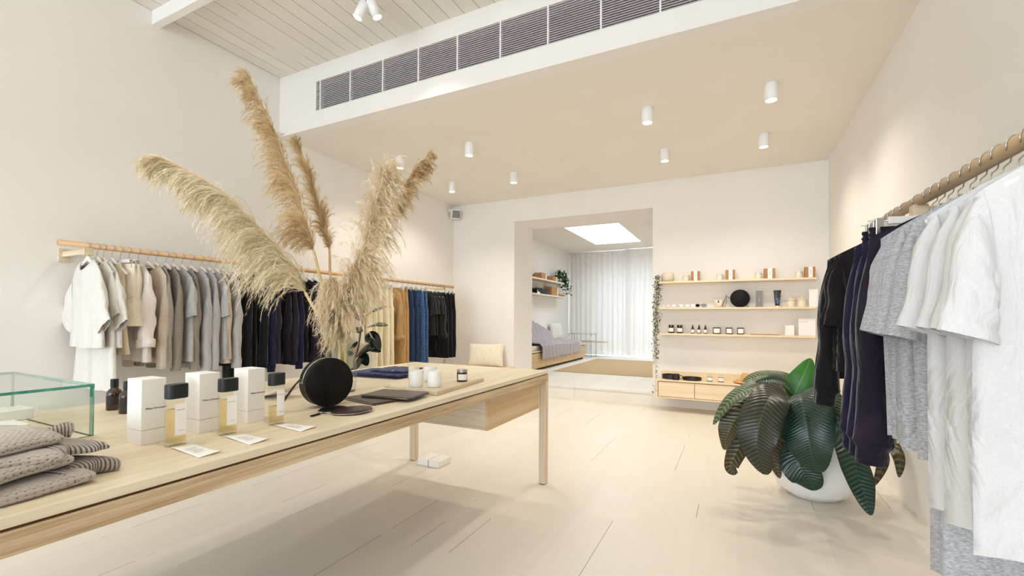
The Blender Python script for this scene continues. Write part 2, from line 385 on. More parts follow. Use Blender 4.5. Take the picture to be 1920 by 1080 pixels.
# ---------------------------------------------------------------- clothes
def fabric(name, c1, c2=None, scale=300, lo=.35, hi=.65, rough=.85, sheen=.2, bs=900, bm=.25, stretch=(1, 1, 1), wrinkle=.45):
    m = mat(name, c1, c2 or c1, rough=rough, scale=scale, stretch=stretch, bmp=bm, bscale=bs, bdist=.0006, sheen=sheen, lo=lo, hi=hi, spec=.2, detail=2)
    nt = m.node_tree; b0 = [n for n in nt.nodes if n.type == 'BUMP'][0]
    v_ = coords(nt, (1, 1, .45)); nz = nt.nodes.new('ShaderNodeTexNoise'); nz.inputs['Scale'].default_value = 13; nz.inputs['Detail'].default_value = 3; nz.inputs['Distortion'].default_value = 1.6
    nt.links.new(v_, nz.inputs['Vector']); b1 = nt.nodes.new('ShaderNodeBump'); b1.inputs['Strength'].default_value = wrinkle; b1.inputs['Distance'].default_value = .03
    nt.links.new(nz.outputs['Fac'], b1.inputs['Height']); nt.links.new(b1.outputs[0], b0.inputs['Normal']); return m
FAB = dict(
    white=fabric('white_linen', 'e6e2dc', 'dfdad2'), cotton=fabric('white_cotton_jersey', 'd4d2d3', 'cfcdce'), cream=fabric('cream_linen', 'f2e9d8', 'ece0ca'),
    oat=fabric('oat_linen', 'e6dac4', 'dccdb2'), pinkwhite=fabric('blush_white_linen', 'f1e9e4', 'eae0d9'),
    sand=fabric('sand_knit', 'cdbfae', 'c2b29f', 200), grey=fabric('grey_marl_knit', 'b4ada6', '8f8983', 260), darkgrey=fabric('taupe_marl_knit', 'a0978d', '7e756c', 260),
    lightgrey=fabric('light_grey_marl', 'c2bfbe', 'a5a3a5', 260), heather=fabric('heather_grey_jersey', 'c6c5c8', '93939a', 420, stretch=(.3, .3, 1.3), lo=.3, hi=.66),
    black=fabric('black_cotton', '17151a', '100e12', sheen=.35), navy=fabric('ink_navy_velour', '1f1b33', '15132a', 6, sheen=.22), plum=fabric('plum_black_velour', '2a2030', '1b1520', 6, sheen=.22),
    darkbrown=fabric('brown_black_velour', '211a1a', '161113', 6, sheen=.2), ecru=fabric('ecru_denim', 'efe5ca', 'e6d9b8'), tan=fabric('tan_canvas', 'c09a68', 'b08a58'),
    camel=fabric('camel_canvas', 'b48f62', 'a5804f'), jeans=fabric('blue_denim', '34496d', '1c2c4c', 120, lo=.3, hi=.7), jeans2=fabric('washed_blue_denim', '4d6c98', '27426b', 60, lo=.3, hi=.7),
    charcoal=fabric('charcoal_cotton', '2a2625', '1e1b1b', sheen=.3))
_rng = random.Random(3)
def folds(rng, n=4, lo=2, hi=9):
    return [(rng.uniform(lo, hi), rng.uniform(0, 6.28), rng.uniform(.4, 1), rng.uniform(-2.5, 2.5)) for _ in range(n)]
def fval(fs, u, v): return sum(a*math.sin(k*u+p+q*v) for k, p, a, q in fs)/len(fs)
def top_mesh(parent, mt, hw=.215, L=.68, hem=.25, slope=.075, z0=-.100, T=.026, amp=.014, neck=.085, dip=.07, seed=1, rib=None, nu=26, nv=26, split=False):
    rng = random.Random(seed); f1 = folds(rng, 4, 2, 7); f2 = folds(rng, 4, 5, 13); zh = z0-L
    rows = []
    for j in range(nv+1):
        v_ = j/nv; w_ = hw-.012*math.sin(min(1, v_*3)*PI)*0 + (hem-hw)*v_; row = []
        Tv = T*(.04 if j == 0 else min(1, .5+v_*4))*(1+.25*v_)
        for s in (-1, 1):
            for i in range(nu):
                u = (-1+2*i/nu)*(-s) if s == 1 else (-1+2*i/nu)
                au = abs(u)
                zt = z0-slope*max(0, (au*hw-neck)/(hw-neck))**1.15 if au*hw > neck else z0-(dip if s == -1 else .012)*(1-(au*hw/neck)**2)
                if au*hw <= neck: tn = .03*(1-(au*hw/neck)**2)
                else: tn = 0
                y = s*(max(Tv*(1-au**3)**.5, .001)+tn*max(0, 1-v_*4))
                A = amp*v_**.8
                y += A*fval(f1, u*1.6, v_)*1.3 + s*A*.5*fval(f2, u*1.5, v_)
                x = u*w_*(1+.03*fval(f2, 1.0, v_*3)*v_)
                row.append((x, y, zt+(zh-zt)*v_+.006*fval(f1, u*2, 0)*v_))
        rows.append(row)
    mb = MB().rings(rows); body = mb.build('body', mt, parent, smooth=True)
    pts = rows[0]; ring = [Vector(p)+Vector((0, 0, .001)) for p in pts if abs(p[0]) < neck+.002]
    fr = sorted([p for p in ring if p.y < 0], key=lambda p: p.x); bk = sorted([p for p in ring if p.y >= 0], key=lambda p: -p.x)
    MB().tube(fr+bk, .0055, 6, closed=True).build('neckband', rib or mt, parent, smooth=True)
    if rib is not None:
        h = MB().rings([[(p[0]*q, p[1]*q2, p[2]+dz) for p in rows[-1]] for q, q2, dz in ((1.0, 1.02, .0), (.975, .9, -.012), (.965, .85, -.05), (.95, .7, -.055))])
        h.build('hem_band', rib, parent, smooth=True)
    return body
def sleeve_mesh(parent, mt, side, hw=.215, z0=-.100, slope=.075, L=.6, out=.05, cw=.10, arm=.20, th=.026, seed=1, cuff=None, roll=False, fwd=-.01, n=20, nt=14, puff=0, bulge=.022, flat=0, knot=0):
    rng = random.Random(seed*7+side); f1 = folds(rng, 4, 1, 4); f2 = folds(rng, 3, 3, 8)
    S = Vector((hw-.012, 0, z0-slope*.93)); U = Vector((hw-.03, 0, z0-slope-arm))
    Cc = Vector((hw+out, fwd, z0-slope-L)); dirn = (Cc-S).normalized(); perp = Vector((dirn.z, 0, -dirn.x)).normalized()   # points inwards
    if perp.x > 0: perp = -perp
    I = Cc+perp*cw
    rows = []
    for j in range(nt+1):
        t_ = j/nt; e = t_
        a = S.lerp(Cc, e)+Vector((bulge*math.sin(PI*min(1, t_*1.5))+puff*math.sin(PI*t_), 0, 0)); b_ = U.lerp(I, e)+Vector((0, 0, .02*math.sin(PI*t_)))
        c = (a+b_)/2; ax = (a-b_)/2; c.y += .010*fval(f1, t_*6, 0)
        hh = th*(.35+.65*min(1, t_*3))*(1-.15*t_)*(1-flat*t_)
        row = []
        for k in range(n):
            an = 2*PI*k/n; ca, sa = math.cos(an), math.sin(an)
            d = 1+.16*fval(f1, t_*4+an, 0)*min(1, t_*3)
            p = c+ax*ca+Vector((0, hh*sa*d+.006*fval(f2, an, t_*3)*t_, 0))
            row.append((p.x*side, p.y, p.z))
        rows.append(row if side > 0 else row[::-1])
    s = MB().rings(rows).build('sleeve', mt, parent, smooth=True)
    if cuff is not None or roll:
        last = [Vector(p) for p in rows[-1]]; c = sum(last, Vector())/len(last); d = Vector((dirn.x*side, dirn.y, dirn.z))
        if roll:
            ups = ((1.0, 0), (1.14, .0), (1.22, -.03), (1.2, -.055), (1.05, -.06)); cm = mt
        else:
            ups = ((1.0, -.004), (1.03, .0), (.9, .012), (.8, .02), (.78, .065), (.7, .068)); cm = cuff
        MB().rings([[tuple(c+(p-c)*q+d*dz) for p in last] for q, dz in ups]).build('cuff', cm, s, smooth=True)
    return s
def make_hanger(x, y, z, rot, label, group, clips=False, w=.195):
    h = empty('hanger', (x, y, z), label, 'hanger', group, rot)
    key = 'clip' if clips else 'wood'
    if key in HP:
        for src in HP[key]:
            c = src.copy(); C.objects.link(c); c.parent = h
            for ch in src.children: c2 = ch.copy(); C.objects.link(c2); c2.parent = c
        return h
    out = []
    pts = [(.023*math.cos(a), 0, .002+.023*math.sin(a)) for a in [R(-35+ (215)*k/14) for k in range(15)]]
    pts = [(p[0], p[1], p[2]) for p in pts][::-1]
    hk = [(-.0225, 0, -.012)] + pts + [(.017, 0, -.022), (.004, 0, -.034), (0, 0, -.05), (0, 0, -.078)]
    out.append(MB().tube(hk, .0017, 6).build('hook', M['steel'], h, smooth=True))
    if not clips:
        rows = []
        for k in range(25):
            u = -1+2*k/24; au = abs(u); x_ = u*w; zc = -.080-.100*au**1.12; hh = .0115*(1-.3*au)+.010*math.exp(-(au*5)**2); ty = .0062+.004*au**2
            bend = 0
            rows.append([(x_, -bend+ty*math.cos(a), zc+hh*math.sin(a)) for a in [2*PI*q/10 for q in range(10)]])
        out.append(MB().rings(rows, cap0=True, cap1=True).build('hanger_arms', M['hanger'], h, smooth=True))
    else:
        out.append(MB().tube([(-.19, 0, -.085), (.19, 0, -.085)], .0022, 8).build('bar', M['steel'], h, smooth=True))
        out.append(MB().box(-.13, .13, -.006, .006, -.098, -.072).build('hanger_arms', M['hanger'], h, bevel=.003))
        for s in (-1, 1):
            c = MB().box(s*.16-.012, s*.16+.012, -.013, -.004, -.135, -.078).box(s*.16-.012, s*.16+.012, .004, .013, -.135, -.078).box(s*.16-.006, s*.16+.006, -.012, .012, -.095, -.076)
            out.append(c.build('clip', M['steel'], h, bevel=.002))
    HP[key] = out
    return h
HP = {}
def make_top(x, y, z, rot, label, cat, group, fab, kind, seed, L=.66, hw=.215, rib=None, slen=None, **kw):
    g = empty(kind, (x, y, z), label, cat, group, rot)
    mt = FAB[fab]
    kw.setdefault('neck', (.135 if kind == 'jumper' else .112) if x < 0 else .085)
    top_mesh(g, mt, hw=hw, L=L, seed=seed, rib=FAB[rib] if rib else None, **{k: kw[k] for k in kw if k in ('hem', 'slope', 'T', 'amp', 'neck', 'dip', 'z0')})
    sk = {k: kw[k] for k in kw if k in ('out', 'cw', 'arm', 'th', 'roll', 'fwd', 'puff', 'bulge', 'flat', 'slope', 'z0')}
    if slen:
        for s in (-1, 1): sleeve_mesh(g, mt, s, hw=hw, L=slen, seed=seed, cuff=FAB[rib] if rib else None, **sk)
    return g
def make_trousers(x, y, z, rot, label, cat, group, fab, name, seed, L=1.0, hw=.185, leg=.115, T=.024, crotch=.27, z0=-.112, elastic=False):
    g = empty(name, (x, y, z), label, cat, group, rot); mt = FAB[fab]; rng = random.Random(seed)
    f1 = folds(rng, 4, 2, 7); n = 22
    def ring(cx, rx, ry, zz, ph):
        return [(cx+rx*math.cos(a)+0, ry*math.sin(a)*(1+.25*fval(f1, a, ph*2))+.010*fval(f1, cx*9+1, ph*3)*ph, zz) for a in [2*PI*k/n for k in range(n)]]
    rows = [ring(0, hw*(1+.10*t_), T*(.45+.75*min(1, t_*3)), z0-crotch*t_, t_) for t_ in [k/8 for k in range(9)]]
    MB().rings(rows).build('seat', mt, g, smooth=True)
    wr = [ring(0, hw*(1.015+(.02*math.sin(k*2.6) if elastic else 0)), T*.62, z0+.004-.036*k/4, 0) for k in range(5)]
    MB().rings(wr).build('waistband', mt, g, smooth=True)
    for s in (-1, 1):
        rows = []
        for k in range(17):
            t_ = k/16; zz = z0-crotch+.035-(L-crotch+.035)*t_
            rows.append(ring(s*(hw*.53+.004), hw*.57+(leg-hw*.57)*t_, T*(1.1+.25*math.sin(t_*3)), zz, .3+t_*1.6))
        MB().rings(rows).build('trouser_leg', mt, g, smooth=True)
    return g

def rail(name, x, y0, y1, z0, z1, mt, wallx, brs, label, r=.02):
    g = empty(name, (x, y0, z0), label, 'clothes rail')
    MB().tube([(0, 0, 0), (0, y1-y0, z1-z0)], r, 24).build('rail', mt, g, smooth=True)
    s = 1 if wallx > x else -1
    for yb in brs:
        zb = z0+(z1-z0)*(yb-y0)/(y1-y0)-z0-.02; dx = wallx-x
        a, b_ = sorted((s*.0225, dx-s*.0155))
        MB().box(a, b_, yb-y0-.012, yb-y0+.012, zb-.038, zb-.002).box(*sorted((dx-s*.015, dx)), yb-y0-.03, yb-y0+.03, zb-.07, zb+.02).box(-.022, .022, yb-y0-.024, yb-y0+.024, zb-.045, zb+.004).build('bracket', M['ashx'], g, bevel=.002)
    return g
RX, RZ = -3.85, 1.612
rail('clothes_rail', RX, 1.255, 5.70, RZ, 1.612, M['rail'], XL, (1.40, 2.95, 4.2, 5.5), 'long round wooden clothes rail on the left wall', .0195)
RRX = .60
def rz_r(y): return 1.572+(1.602-1.572)*(y-1.5)/1.13
rail('clothes_rail', RRX, .6, 2.66, rz_r(.6), rz_r(2.66), M['railr'], XR, (.8, 2.14), 'round wooden clothes rail on the right wall', .0205)

ORD = ['first', 'second', 'third', 'fourth', 'fifth', 'sixth', 'seventh', 'eighth', 'ninth', 'tenth', 'eleventh', 'twelfth', 'thirteenth', 'fourteenth', 'fifteenth', 'sixteenth', 'seventeenth', 'eighteenth', 'nineteenth', 'twentieth']
ORD += ['twenty-'+q for q in ORD[:9]]+['thirtieth']+['thirty-'+q for q in ORD[:9]]+['fortieth']+['forty-'+q for q in ORD[:9]]+['fiftieth']+['fifty-'+q for q in ORD[:9]]
# kind key -> builder
def garment(side, idx, y, key, seed):
    x = RX if side == 'L' else RRX; z = RZ if side == 'L' else rz_r(y)
    z -= .0018
    rz = R(_rng.uniform(-7, 7)) if side == 'L' else R(13+_rng.uniform(-3, 3))
    where = f'{ORD[idx]} from the near end' if side == 'L' else f'{ORD[idx]} from the far end'
    k = GK[key]; kw = dict(k[5]); clips = k[0] == 'T'
    lab = f'{k[1]}, {where}, '+('left wall rail' if side == 'L' else 'right wall rail'); grp = k[3]+(' on the left rail' if side == 'L' else ' on the right rail')
    if clips: make_trousers(x, y, z, rz, lab, k[2], grp, k[4], kw.pop('name', 'trousers'), seed, **kw)
    else: make_top(x, y, z, rz, lab, k[2], grp, k[4], kw.pop('name', 'shirt'), seed, **kw)
    make_hanger(x, y, z, rz, ('clip' if clips else 'white')+f' hanger with the {k[2]} {where}, '+('left wall rail' if side == 'L' else 'right wall rail'), 'hangers'+(' on the left rail' if side == 'L' else ' on the right rail'), clips)
GK = {
 'wtee': ('S', 'boxy white linen tee', 'tee', 'white linen tops', 'white', dict(L=.57, hw=.225, hem=.28, slen=.30, out=.17, cw=.20, arm=.25, th=.045, bulge=.004, flat=.55, name='linen_tee', amp=.02, slope=.085)),
 'wlong': ('S', 'white linen shirt dress', 'dress', 'white linen tops', 'white', dict(L=.85, hw=.215, hem=.30, slen=.27, out=.12, cw=.16, arm=.22, th=.04, bulge=.006, flat=.5, name='linen_dress', amp=.026)),
 'ctank': ('S', 'oat linen camisole', 'top', 'white linen tops', 'oat', dict(L=.62, hw=.17, hem=.22, name='linen_camisole', amp=.02, slope=.09)),
 'wshort': ('T', 'cream linen shorts', 'shorts', 'cream linen shorts', 'cream', dict(L=.42, leg=.13, T=.045, name='linen_shorts')),
 'wroll': ('S', 'white linen shirt with rolled sleeves', 'shirt', 'white linen tops', 'pinkwhite', dict(L=.68, hw=.215, hem=.25, slen=.50, out=.05, cw=.12, th=.05, roll=True, name='linen_shirt', amp=.02)),
 'sandl':  ('S', 'sand long-sleeved knit', 'jumper', 'grey and sand knits', 'sand', dict(L=.70, slen=.66, out=.03, cw=.09, th=.034, name='jumper')),
 'greyl':  ('S', 'grey marl long-sleeved jumper', 'jumper', 'grey and sand knits', 'grey', dict(L=.70, slen=.66, out=.03, cw=.09, th=.036, name='jumper')),
 'lgl':  ('S', 'light grey long-sleeved jumper', 'jumper', 'grey and sand knits', 'lightgrey', dict(L=.74, slen=.70, out=.04, cw=.09, th=.038, name='jumper')),
 'taupel':  ('S', 'taupe marl long-sleeved jumper', 'jumper', 'grey and sand knits', 'darkgrey', dict(L=.72, slen=.68, out=.035, cw=.09, th=.036, name='jumper')),
 'greys':  ('S', 'grey marl short-sleeved tee', 'tee', 'grey and sand knits', 'lightgrey', dict(L=.70, slen=.28, out=.07, cw=.13, th=.032, name='tee')),
 'blackl':  ('S', 'black long-sleeved top', 'top', 'black and navy tops', 'black', dict(L=.78, slen=.70, out=.03, cw=.10, th=.034, name='long_sleeved_top')),
 'navyl':  ('S', 'ink navy velour sweater', 'sweater', 'black and navy tops', 'navy', dict(L=.76, slen=.70, out=.04, cw=.10, th=.038, rib='navy', name='sweater')),
 'pluml':  ('S', 'plum black velour sweater', 'sweater', 'black and navy tops', 'plum', dict(L=.76, slen=.70, out=.04, cw=.10, th=.038, name='sweater')),
 'blackt': ('T', 'black wide trousers', 'trousers', 'black trousers', 'black', dict(L=.92, T=.026, name='trousers')),
 'crtop': ('S', 'ecru short-sleeved shirt', 'shirt', 'ecru tops', 'ecru', dict(L=.66, slen=.26, out=.07, cw=.13, th=.04, name='shirt')),
 'crl': ('S', 'ecru work jacket', 'jacket', 'ecru tops', 'ecru', dict(L=.72, slen=.60, out=.05, cw=.11, th=.045, name='jacket')),
 'crt': ('T', 'ecru denim trousers', 'trousers', 'ecru denim trousers', 'ecru', dict(L=1.0, T=.03, name='trousers')),
 'tanj': ('S', 'camel work jacket with rolled sleeves', 'jacket', 'tan clothes', 'camel', dict(L=.70, slen=.56, out=.04, cw=.12, th=.05, roll=True, name='jacket')),
 'tant': ('T', 'tan canvas trousers', 'trousers', 'tan clothes', 'tan', dict(L=.96, T=.032, name='trousers')),
 'jean': ('T', 'dark blue denim jeans', 'jeans', 'blue denim jeans', 'jeans', dict(L=1.0, T=.026, name='jeans')),
 'jean2': ('T', 'washed blue denim jeans', 'jeans', 'blue denim jeans', 'jeans2', dict(L=1.0, T=.026, name='jeans')),
 'btee': ('S', 'black cotton tee', 'tee', 'black tees', 'charcoal', dict(L=.60, slen=.24, out=.07, cw=.13, th=.03, name='tee')),
 'bjack': ('S', 'charcoal jacket with rolled cuffs', 'jacket', 'black tees', 'charcoal', dict(L=.66, slen=.56, out=.04, cw=.11, th=.045, roll=True, name='jacket')),
 # right rail
 'Rw': ('S', 'white cotton tee with wide sleeves', 'tee', 'white cotton tees', 'cotton', dict(L=.715, hw=.235, hem=.235, slen=.235, out=.06, cw=.09, arm=.17, th=.038, name='tee', amp=.028, slope=.09, bulge=.012, flat=.3)),
 'Rg': ('S', 'heather grey tee', 'tee', 'heather grey tees', 'heather', dict(L=.66, hw=.225, hem=.215, slen=.27, out=.06, cw=.12, th=.034, name='tee', slope=.085, amp=.02, bulge=.012)),
 'Rgl': ('S', 'long heather grey jersey dress', 'dress', 'heather grey tees', 'heather', dict(L=.90, hw=.20, hem=.20, slen=.20, out=.03, cw=.12, th=.03, name='jersey_dress', amp=.03, slope=.08)),
 'Rn': ('S', 'ink navy velour sweatshirt', 'sweatshirt', 'dark velour sweatshirts', 'navy', dict(L=.61, hw=.24, hem=.27, slen=.62, out=.05, cw=.11, th=.042, rib='navy', name='sweatshirt', slope=.08)),
 'Rp': ('S', 'plum black velour sweatshirt', 'sweatshirt', 'dark velour sweatshirts', 'plum', dict(L=.61, hw=.24, hem=.27, slen=.62, out=.05, cw=.11, th=.042, rib='plum', name='sweatshirt', slope=.08)),
 'Rs': ('T', 'plum black elasticated shorts', 'shorts', 'velour shorts', 'plum', dict(L=.44, T=.04, leg=.12, elastic=True, name='shorts')),
 'Rb': ('S', 'black velour sweatshirt', 'sweatshirt', 'dark velour sweatshirts', 'black', dict(L=.54, hw=.245, hem=.26, slen=.56, out=.065, cw=.10, th=.04, rib='black', name='sweatshirt', slope=.08)),
 'Rd': ('S', 'brown black velour tee', 'tee', 'dark velour tees', 'darkbrown', dict(L=.55, hw=.24, slen=.28, out=.06, cw=.12, th=.036, name='tee', slope=.08)),
}
YS = [1.402, 1.451, 1.484, 1.531, 1.578, 1.627, 1.683, 1.742, 1.793, 1.861, 1.906, 1.968, 2.031, 2.108, 2.165, 2.22, 2.275]
KS = ['wtee', 'wlong', 'wtee', 'ctank', 'wshort', 'wshort', 'wroll', 'sandl', 'greyl', 'taupel', 'greys', 'taupel', 'lgl', 'lgl', 'greys', 'sandl', 'lgl']
y = 2.36
for kk in ['blackl', 'blackt', 'blackl', 'navyl', 'pluml', 'blackl', 'pluml', 'navyl', 'blackl', 'pluml', 'navyl', 'pluml']: YS.append(y); KS.append(kk); y += .075
y = 3.62
for kk, dy in [('crtop', .10), ('crl', .11), ('crt', .10), ('crt', .085), ('crt', .085), ('crt', .09), ('tanj', .09), ('tant', .085), ('tant', .09), ('jean', .085), ('jean', .085), ('jean2', .085), ('jean2', .095),
               ('btee', .075), ('btee', .075), ('btee', .08), ('bjack', .10), ('blackt', .08), ('blackt', .08), ('blackt', .08)]:
    YS.append(y); KS.append(kk); y += dy*1.10
for n_, (yy, kk) in enumerate(zip(YS, KS)): garment('L', n_, yy, kk, 100+n_)
RY = [2.49, 2.43, 2.36, 2.27, 2.13, 2.02, 1.96, 1.89, 1.82, 1.74, 1.68, 1.62, 1.56, 1.49, 1.43, 1.37, 1.31, 1.24, 1.17, 1.10]
RK = ['Rb', 'Rb', 'Rd', 'Rd', 'Rs', 'Rs', 'Rn', 'Rn', 'Rp', 'Rg', 'Rg', 'Rg', 'Rg', 'Rg', 'Rgl', 'Rgl', 'Rw', 'Rw', 'Rw', 'Rw']
for n_, (yy, kk) in enumerate(zip(RY, RK)): garment('R', n_, yy, kk, 300+n_)

# ================================================================ things on the table
def tx(o): return o
# --- perfume cartons and bottles
def carton(x, y, label, h=.184, wx=.078, wy=.062):
    o = empty('perfume_carton', (x, y, TZ), label, 'box', 'white perfume cartons')
    MB().box(-wx, 0, 0, wy, 0, .040).build('carton_base', M['paper'], o, bevel=.0012)
    MB().box(-wx, 0, 0, wy, .0412, h).build('carton_lid', M['paper'], o, bevel=.0012)
    MB().box(-wx+.002, -.002, .002, wy-.002, .03, .05).build('inner_sleeve', M['lightink'], o)
    text('lettering', 'Mihan Aromatics', .0078, (.0004, .010, .098), (R(90), 0, R(90)), M['ink'], o)
    return o
carton(-1.494, .667, 'white perfume carton nearest the glass case')
carton(-1.492, .818, 'white perfume carton between the other two cartons')
carton(-1.487, .970, 'white perfume carton nearest the round black bag')
def perfume(x, y, fill, label, rz=0):
    o = empty('perfume_bottle', (x, y, TZ), label, 'bottle', 'clear perfume bottles with black caps', rz)
    gx, gy = .0165, .0265
    def rr(k, z, r=.013): return rounded(0, 0, gx*k, gy*k, r*k, z)
    MB().rings([rr(.96, 0), rr(1, .003), rr(1, .126), rr(.93, .131), rr(.5, .133), rr(.5, .140)], cap0=True, cap1=True).build('bottle_glass', M['glass'], o, smooth=False)
    MB().rings([rr(.84, .010), rr(.85, .012), rr(.85, fill)], cap0=True, cap1=True).build('perfume', M['perfume'], o)
    MB().rings([rr(1.02, .1325), rr(1.04, .134), rr(1.04, .170), rr(1.0, .1725)], cap0=True, cap1=True).build('cap', M['cap'], o, smooth=False, bevel=.001)
    lb = MB().box(gx+.0003, gx+.0008, -.012, .018, .030, .118).build('bottle_label', M['paper'], o)
    text('lettering', 'Mihan Aromatics', .0032, (gx+.001, -.008, .100), (R(90), 0, R(90)), M['ink'], o, extrude=.0001)
    text('lettering', 'eau de parfum', .0026, (gx+.001, -.002, .042), (R(90), 0, R(90)), M['ink'], o, extrude=.0001)
    return o
perfume(-1.418, .717, .103, 'nearly full perfume bottle in front of the carton nearest the glass case', R(2))
perfume(-1.412, .858, .108, 'perfume bottle filled just over three quarters, middle of the bottles', R(-2))
perfume(-1.398, 1.012, .062, 'half-empty perfume bottle, the one nearest the round black bag', R(4))
def card(pts, label):
    o = empty('scent_card', (*pts[0], TZ), label, 'card', 'small white scent cards')
    def f(u, v_):
        a, b_, c, d = [Vector((*p, 0)) for p in pts]
        p = (a.lerp(b_, u)).lerp(d.lerp(c, u), v_)-a
        return (p.x, p.y, .0012+.006*v_**3*u+.003*(1-u)**4*(1-v_))
    MB().grid(f, 6, 8).build('card', M['paper'], o, smooth=True, solid=.0006)
    ln = MB()
    for k in range(6):
        v0 = .30+.075*k; a = f(.25, v0); b_ = f(.25+.5*(1-.12*(k % 3)), v0); c = f(.25+.5*(1-.12*(k % 3)), v0+.018); d = f(.25, v0+.018)
        q = .0007; ln.add([(p[0], p[1], p[2]+q) for p in (a, b_, c, d)], [(0, 1, 2, 3)])
    ln.build('printed_lines', M['lightink'], o)
card([(-1.389, .691), (-1.389, .749), (-1.229, .732), (-1.235, .679)], 'white scent card in front of the nearest perfume bottle')
card([(-1.383, .83), (-1.367, .885), (-1.231, .871), (-1.232, .811)], 'white scent card in front of the middle perfume bottle')
card([(-1.379, .989), (-1.377, 1.038), (-1.234, 1.04), (-1.234, .98)], 'white scent card nearest the round coin purses')
# --- brown bottles behind the cartons
def brown(x, y, label):
    o = empty('brown_bottle', (x, y, TZ), label, 'bottle', 'brown glass bottles on the table')
    MB().lathe([(.022, 0), (.0245, .003), (.0245, .062), (.0225, .072), (.015, .081), (.0115, .084), (.0115, .092)], 32).build('bottle_glass', M['brownglass'], o, smooth=True)
    MB().lathe([(.0125, .088), (.0128, .090), (.0128, .117), (.0115, .119)], 28).build('cap', M['cap'], o)
    MB().rings([[(.0248*math.cos(a), .0248*math.sin(a), z) for a in [R(-95+110*k/14) for k in range(15)]] for z in (.022, .056)], closed=False).build('bottle_label', mat('dark_label', '2a2320', rough=.6), o)
brown(-2.159, .875, 'brown glass bottle fully seen, left of the white cartons')
brown(-2.045, .868, 'brown glass bottle half hidden behind the nearest carton')
# --- glass display case
cx, cy = -1.696, .640
o = empty('glass_display_case', (cx, cy, TZ), 'clear glass display case with green edges at the near end of the table', 'display case')
gx, gy, gh = -.60, -.85, .163
MB().box(gx, 0, gy, 0, 0, .010).build('case_base', M['ash'], o, bevel=.001)
pn = .008
gm = [M['pane'], M['greenedge']]
def pane_box(b, thin):
    mb = MB(); x0, x1, y0, y1, z0, z1 = b
    vs = [(x, y, z) for z in (z0, z1) for y in (y0, y1) for x in (x0, x1)]
    fs = [(0, 2, 3, 1), (4, 5, 7, 6), (0, 1, 5, 4), (2, 6, 7, 3), (0, 4, 6, 2), (1, 3, 7, 5)]
    ax = {0: 'z', 1: 'z', 2: 'y', 3: 'y', 4: 'x', 5: 'x'}
    for i, f in enumerate(fs):
        mb.cur = 0 if ax[i] == thin else 1
        if ax[i] == thin: mb.add([vs[k] for k in f], [(0, 1, 2, 3)])
        else: mb.add([vs[k] for k in f], [(0, 1, 2, 3)])
    return mb
pane_box((-pn, 0, gy, 0, .010, gh-pn), 'x').build('front_pane', gm, o)
pane_box((gx, gx+pn, gy, 0, .010, gh-pn), 'x').build('back_pane', gm, o)
pane_box((gx+pn, -pn, -pn, 0, .010, gh-pn), 'y').build('end_pane', gm, o)
pane_box((gx, 0, gy, 0, gh-pn, gh), 'z').build('top_pane', gm, o)
b2 = empty('display_plinth', (cx-.31, cy-.42, TZ+.0105), 'low oak plinth inside the glass case', 'plinth')
MB().box(-.24, .24, -.36, .355, 0, .028).build('plinth', M['ash'], b2, bevel=.001)
tr = empty('white_tray', (cx-.13, cy-.27, TZ+.039), 'flat white printed box lying inside the glass case', 'box')
MB().box(-.065, .05, -.36, .16, 0, .020).build('box_body', M['paper'], tr, bevel=.002)
pl = MB()
for k in range(11): pl.box(-.045, .03, -.30+.036*k, -.294+.036*k, .0202, .0206)
pl.build('printed_lines', M['lightink'], tr)
for k, (dx, dy, sx, sy, lb) in enumerate([(-.33, -.10, .045, .06, 'white candle block with wicks inside the glass case'), (-.42, -.33, .06, .07, 'white candle block nearer the frame edge inside the case')]):
    q = empty('candle_block', (cx+dx, cy+dy, TZ+.039), lb, 'candle')
    MB().box(-sx, sx, -sy, sy, 0, .034).build('wax', M['ceramic'], q, bevel=.004)
    wk = MB()
    for a in range(2):
        for c in range(4): wk.tube([(-.02+.04*a, -.035+.023*c, .033), (-.02+.04*a, -.035+.023*c, .046)], .0007, 5)
    wk.build('wicks', M['wax'], q)

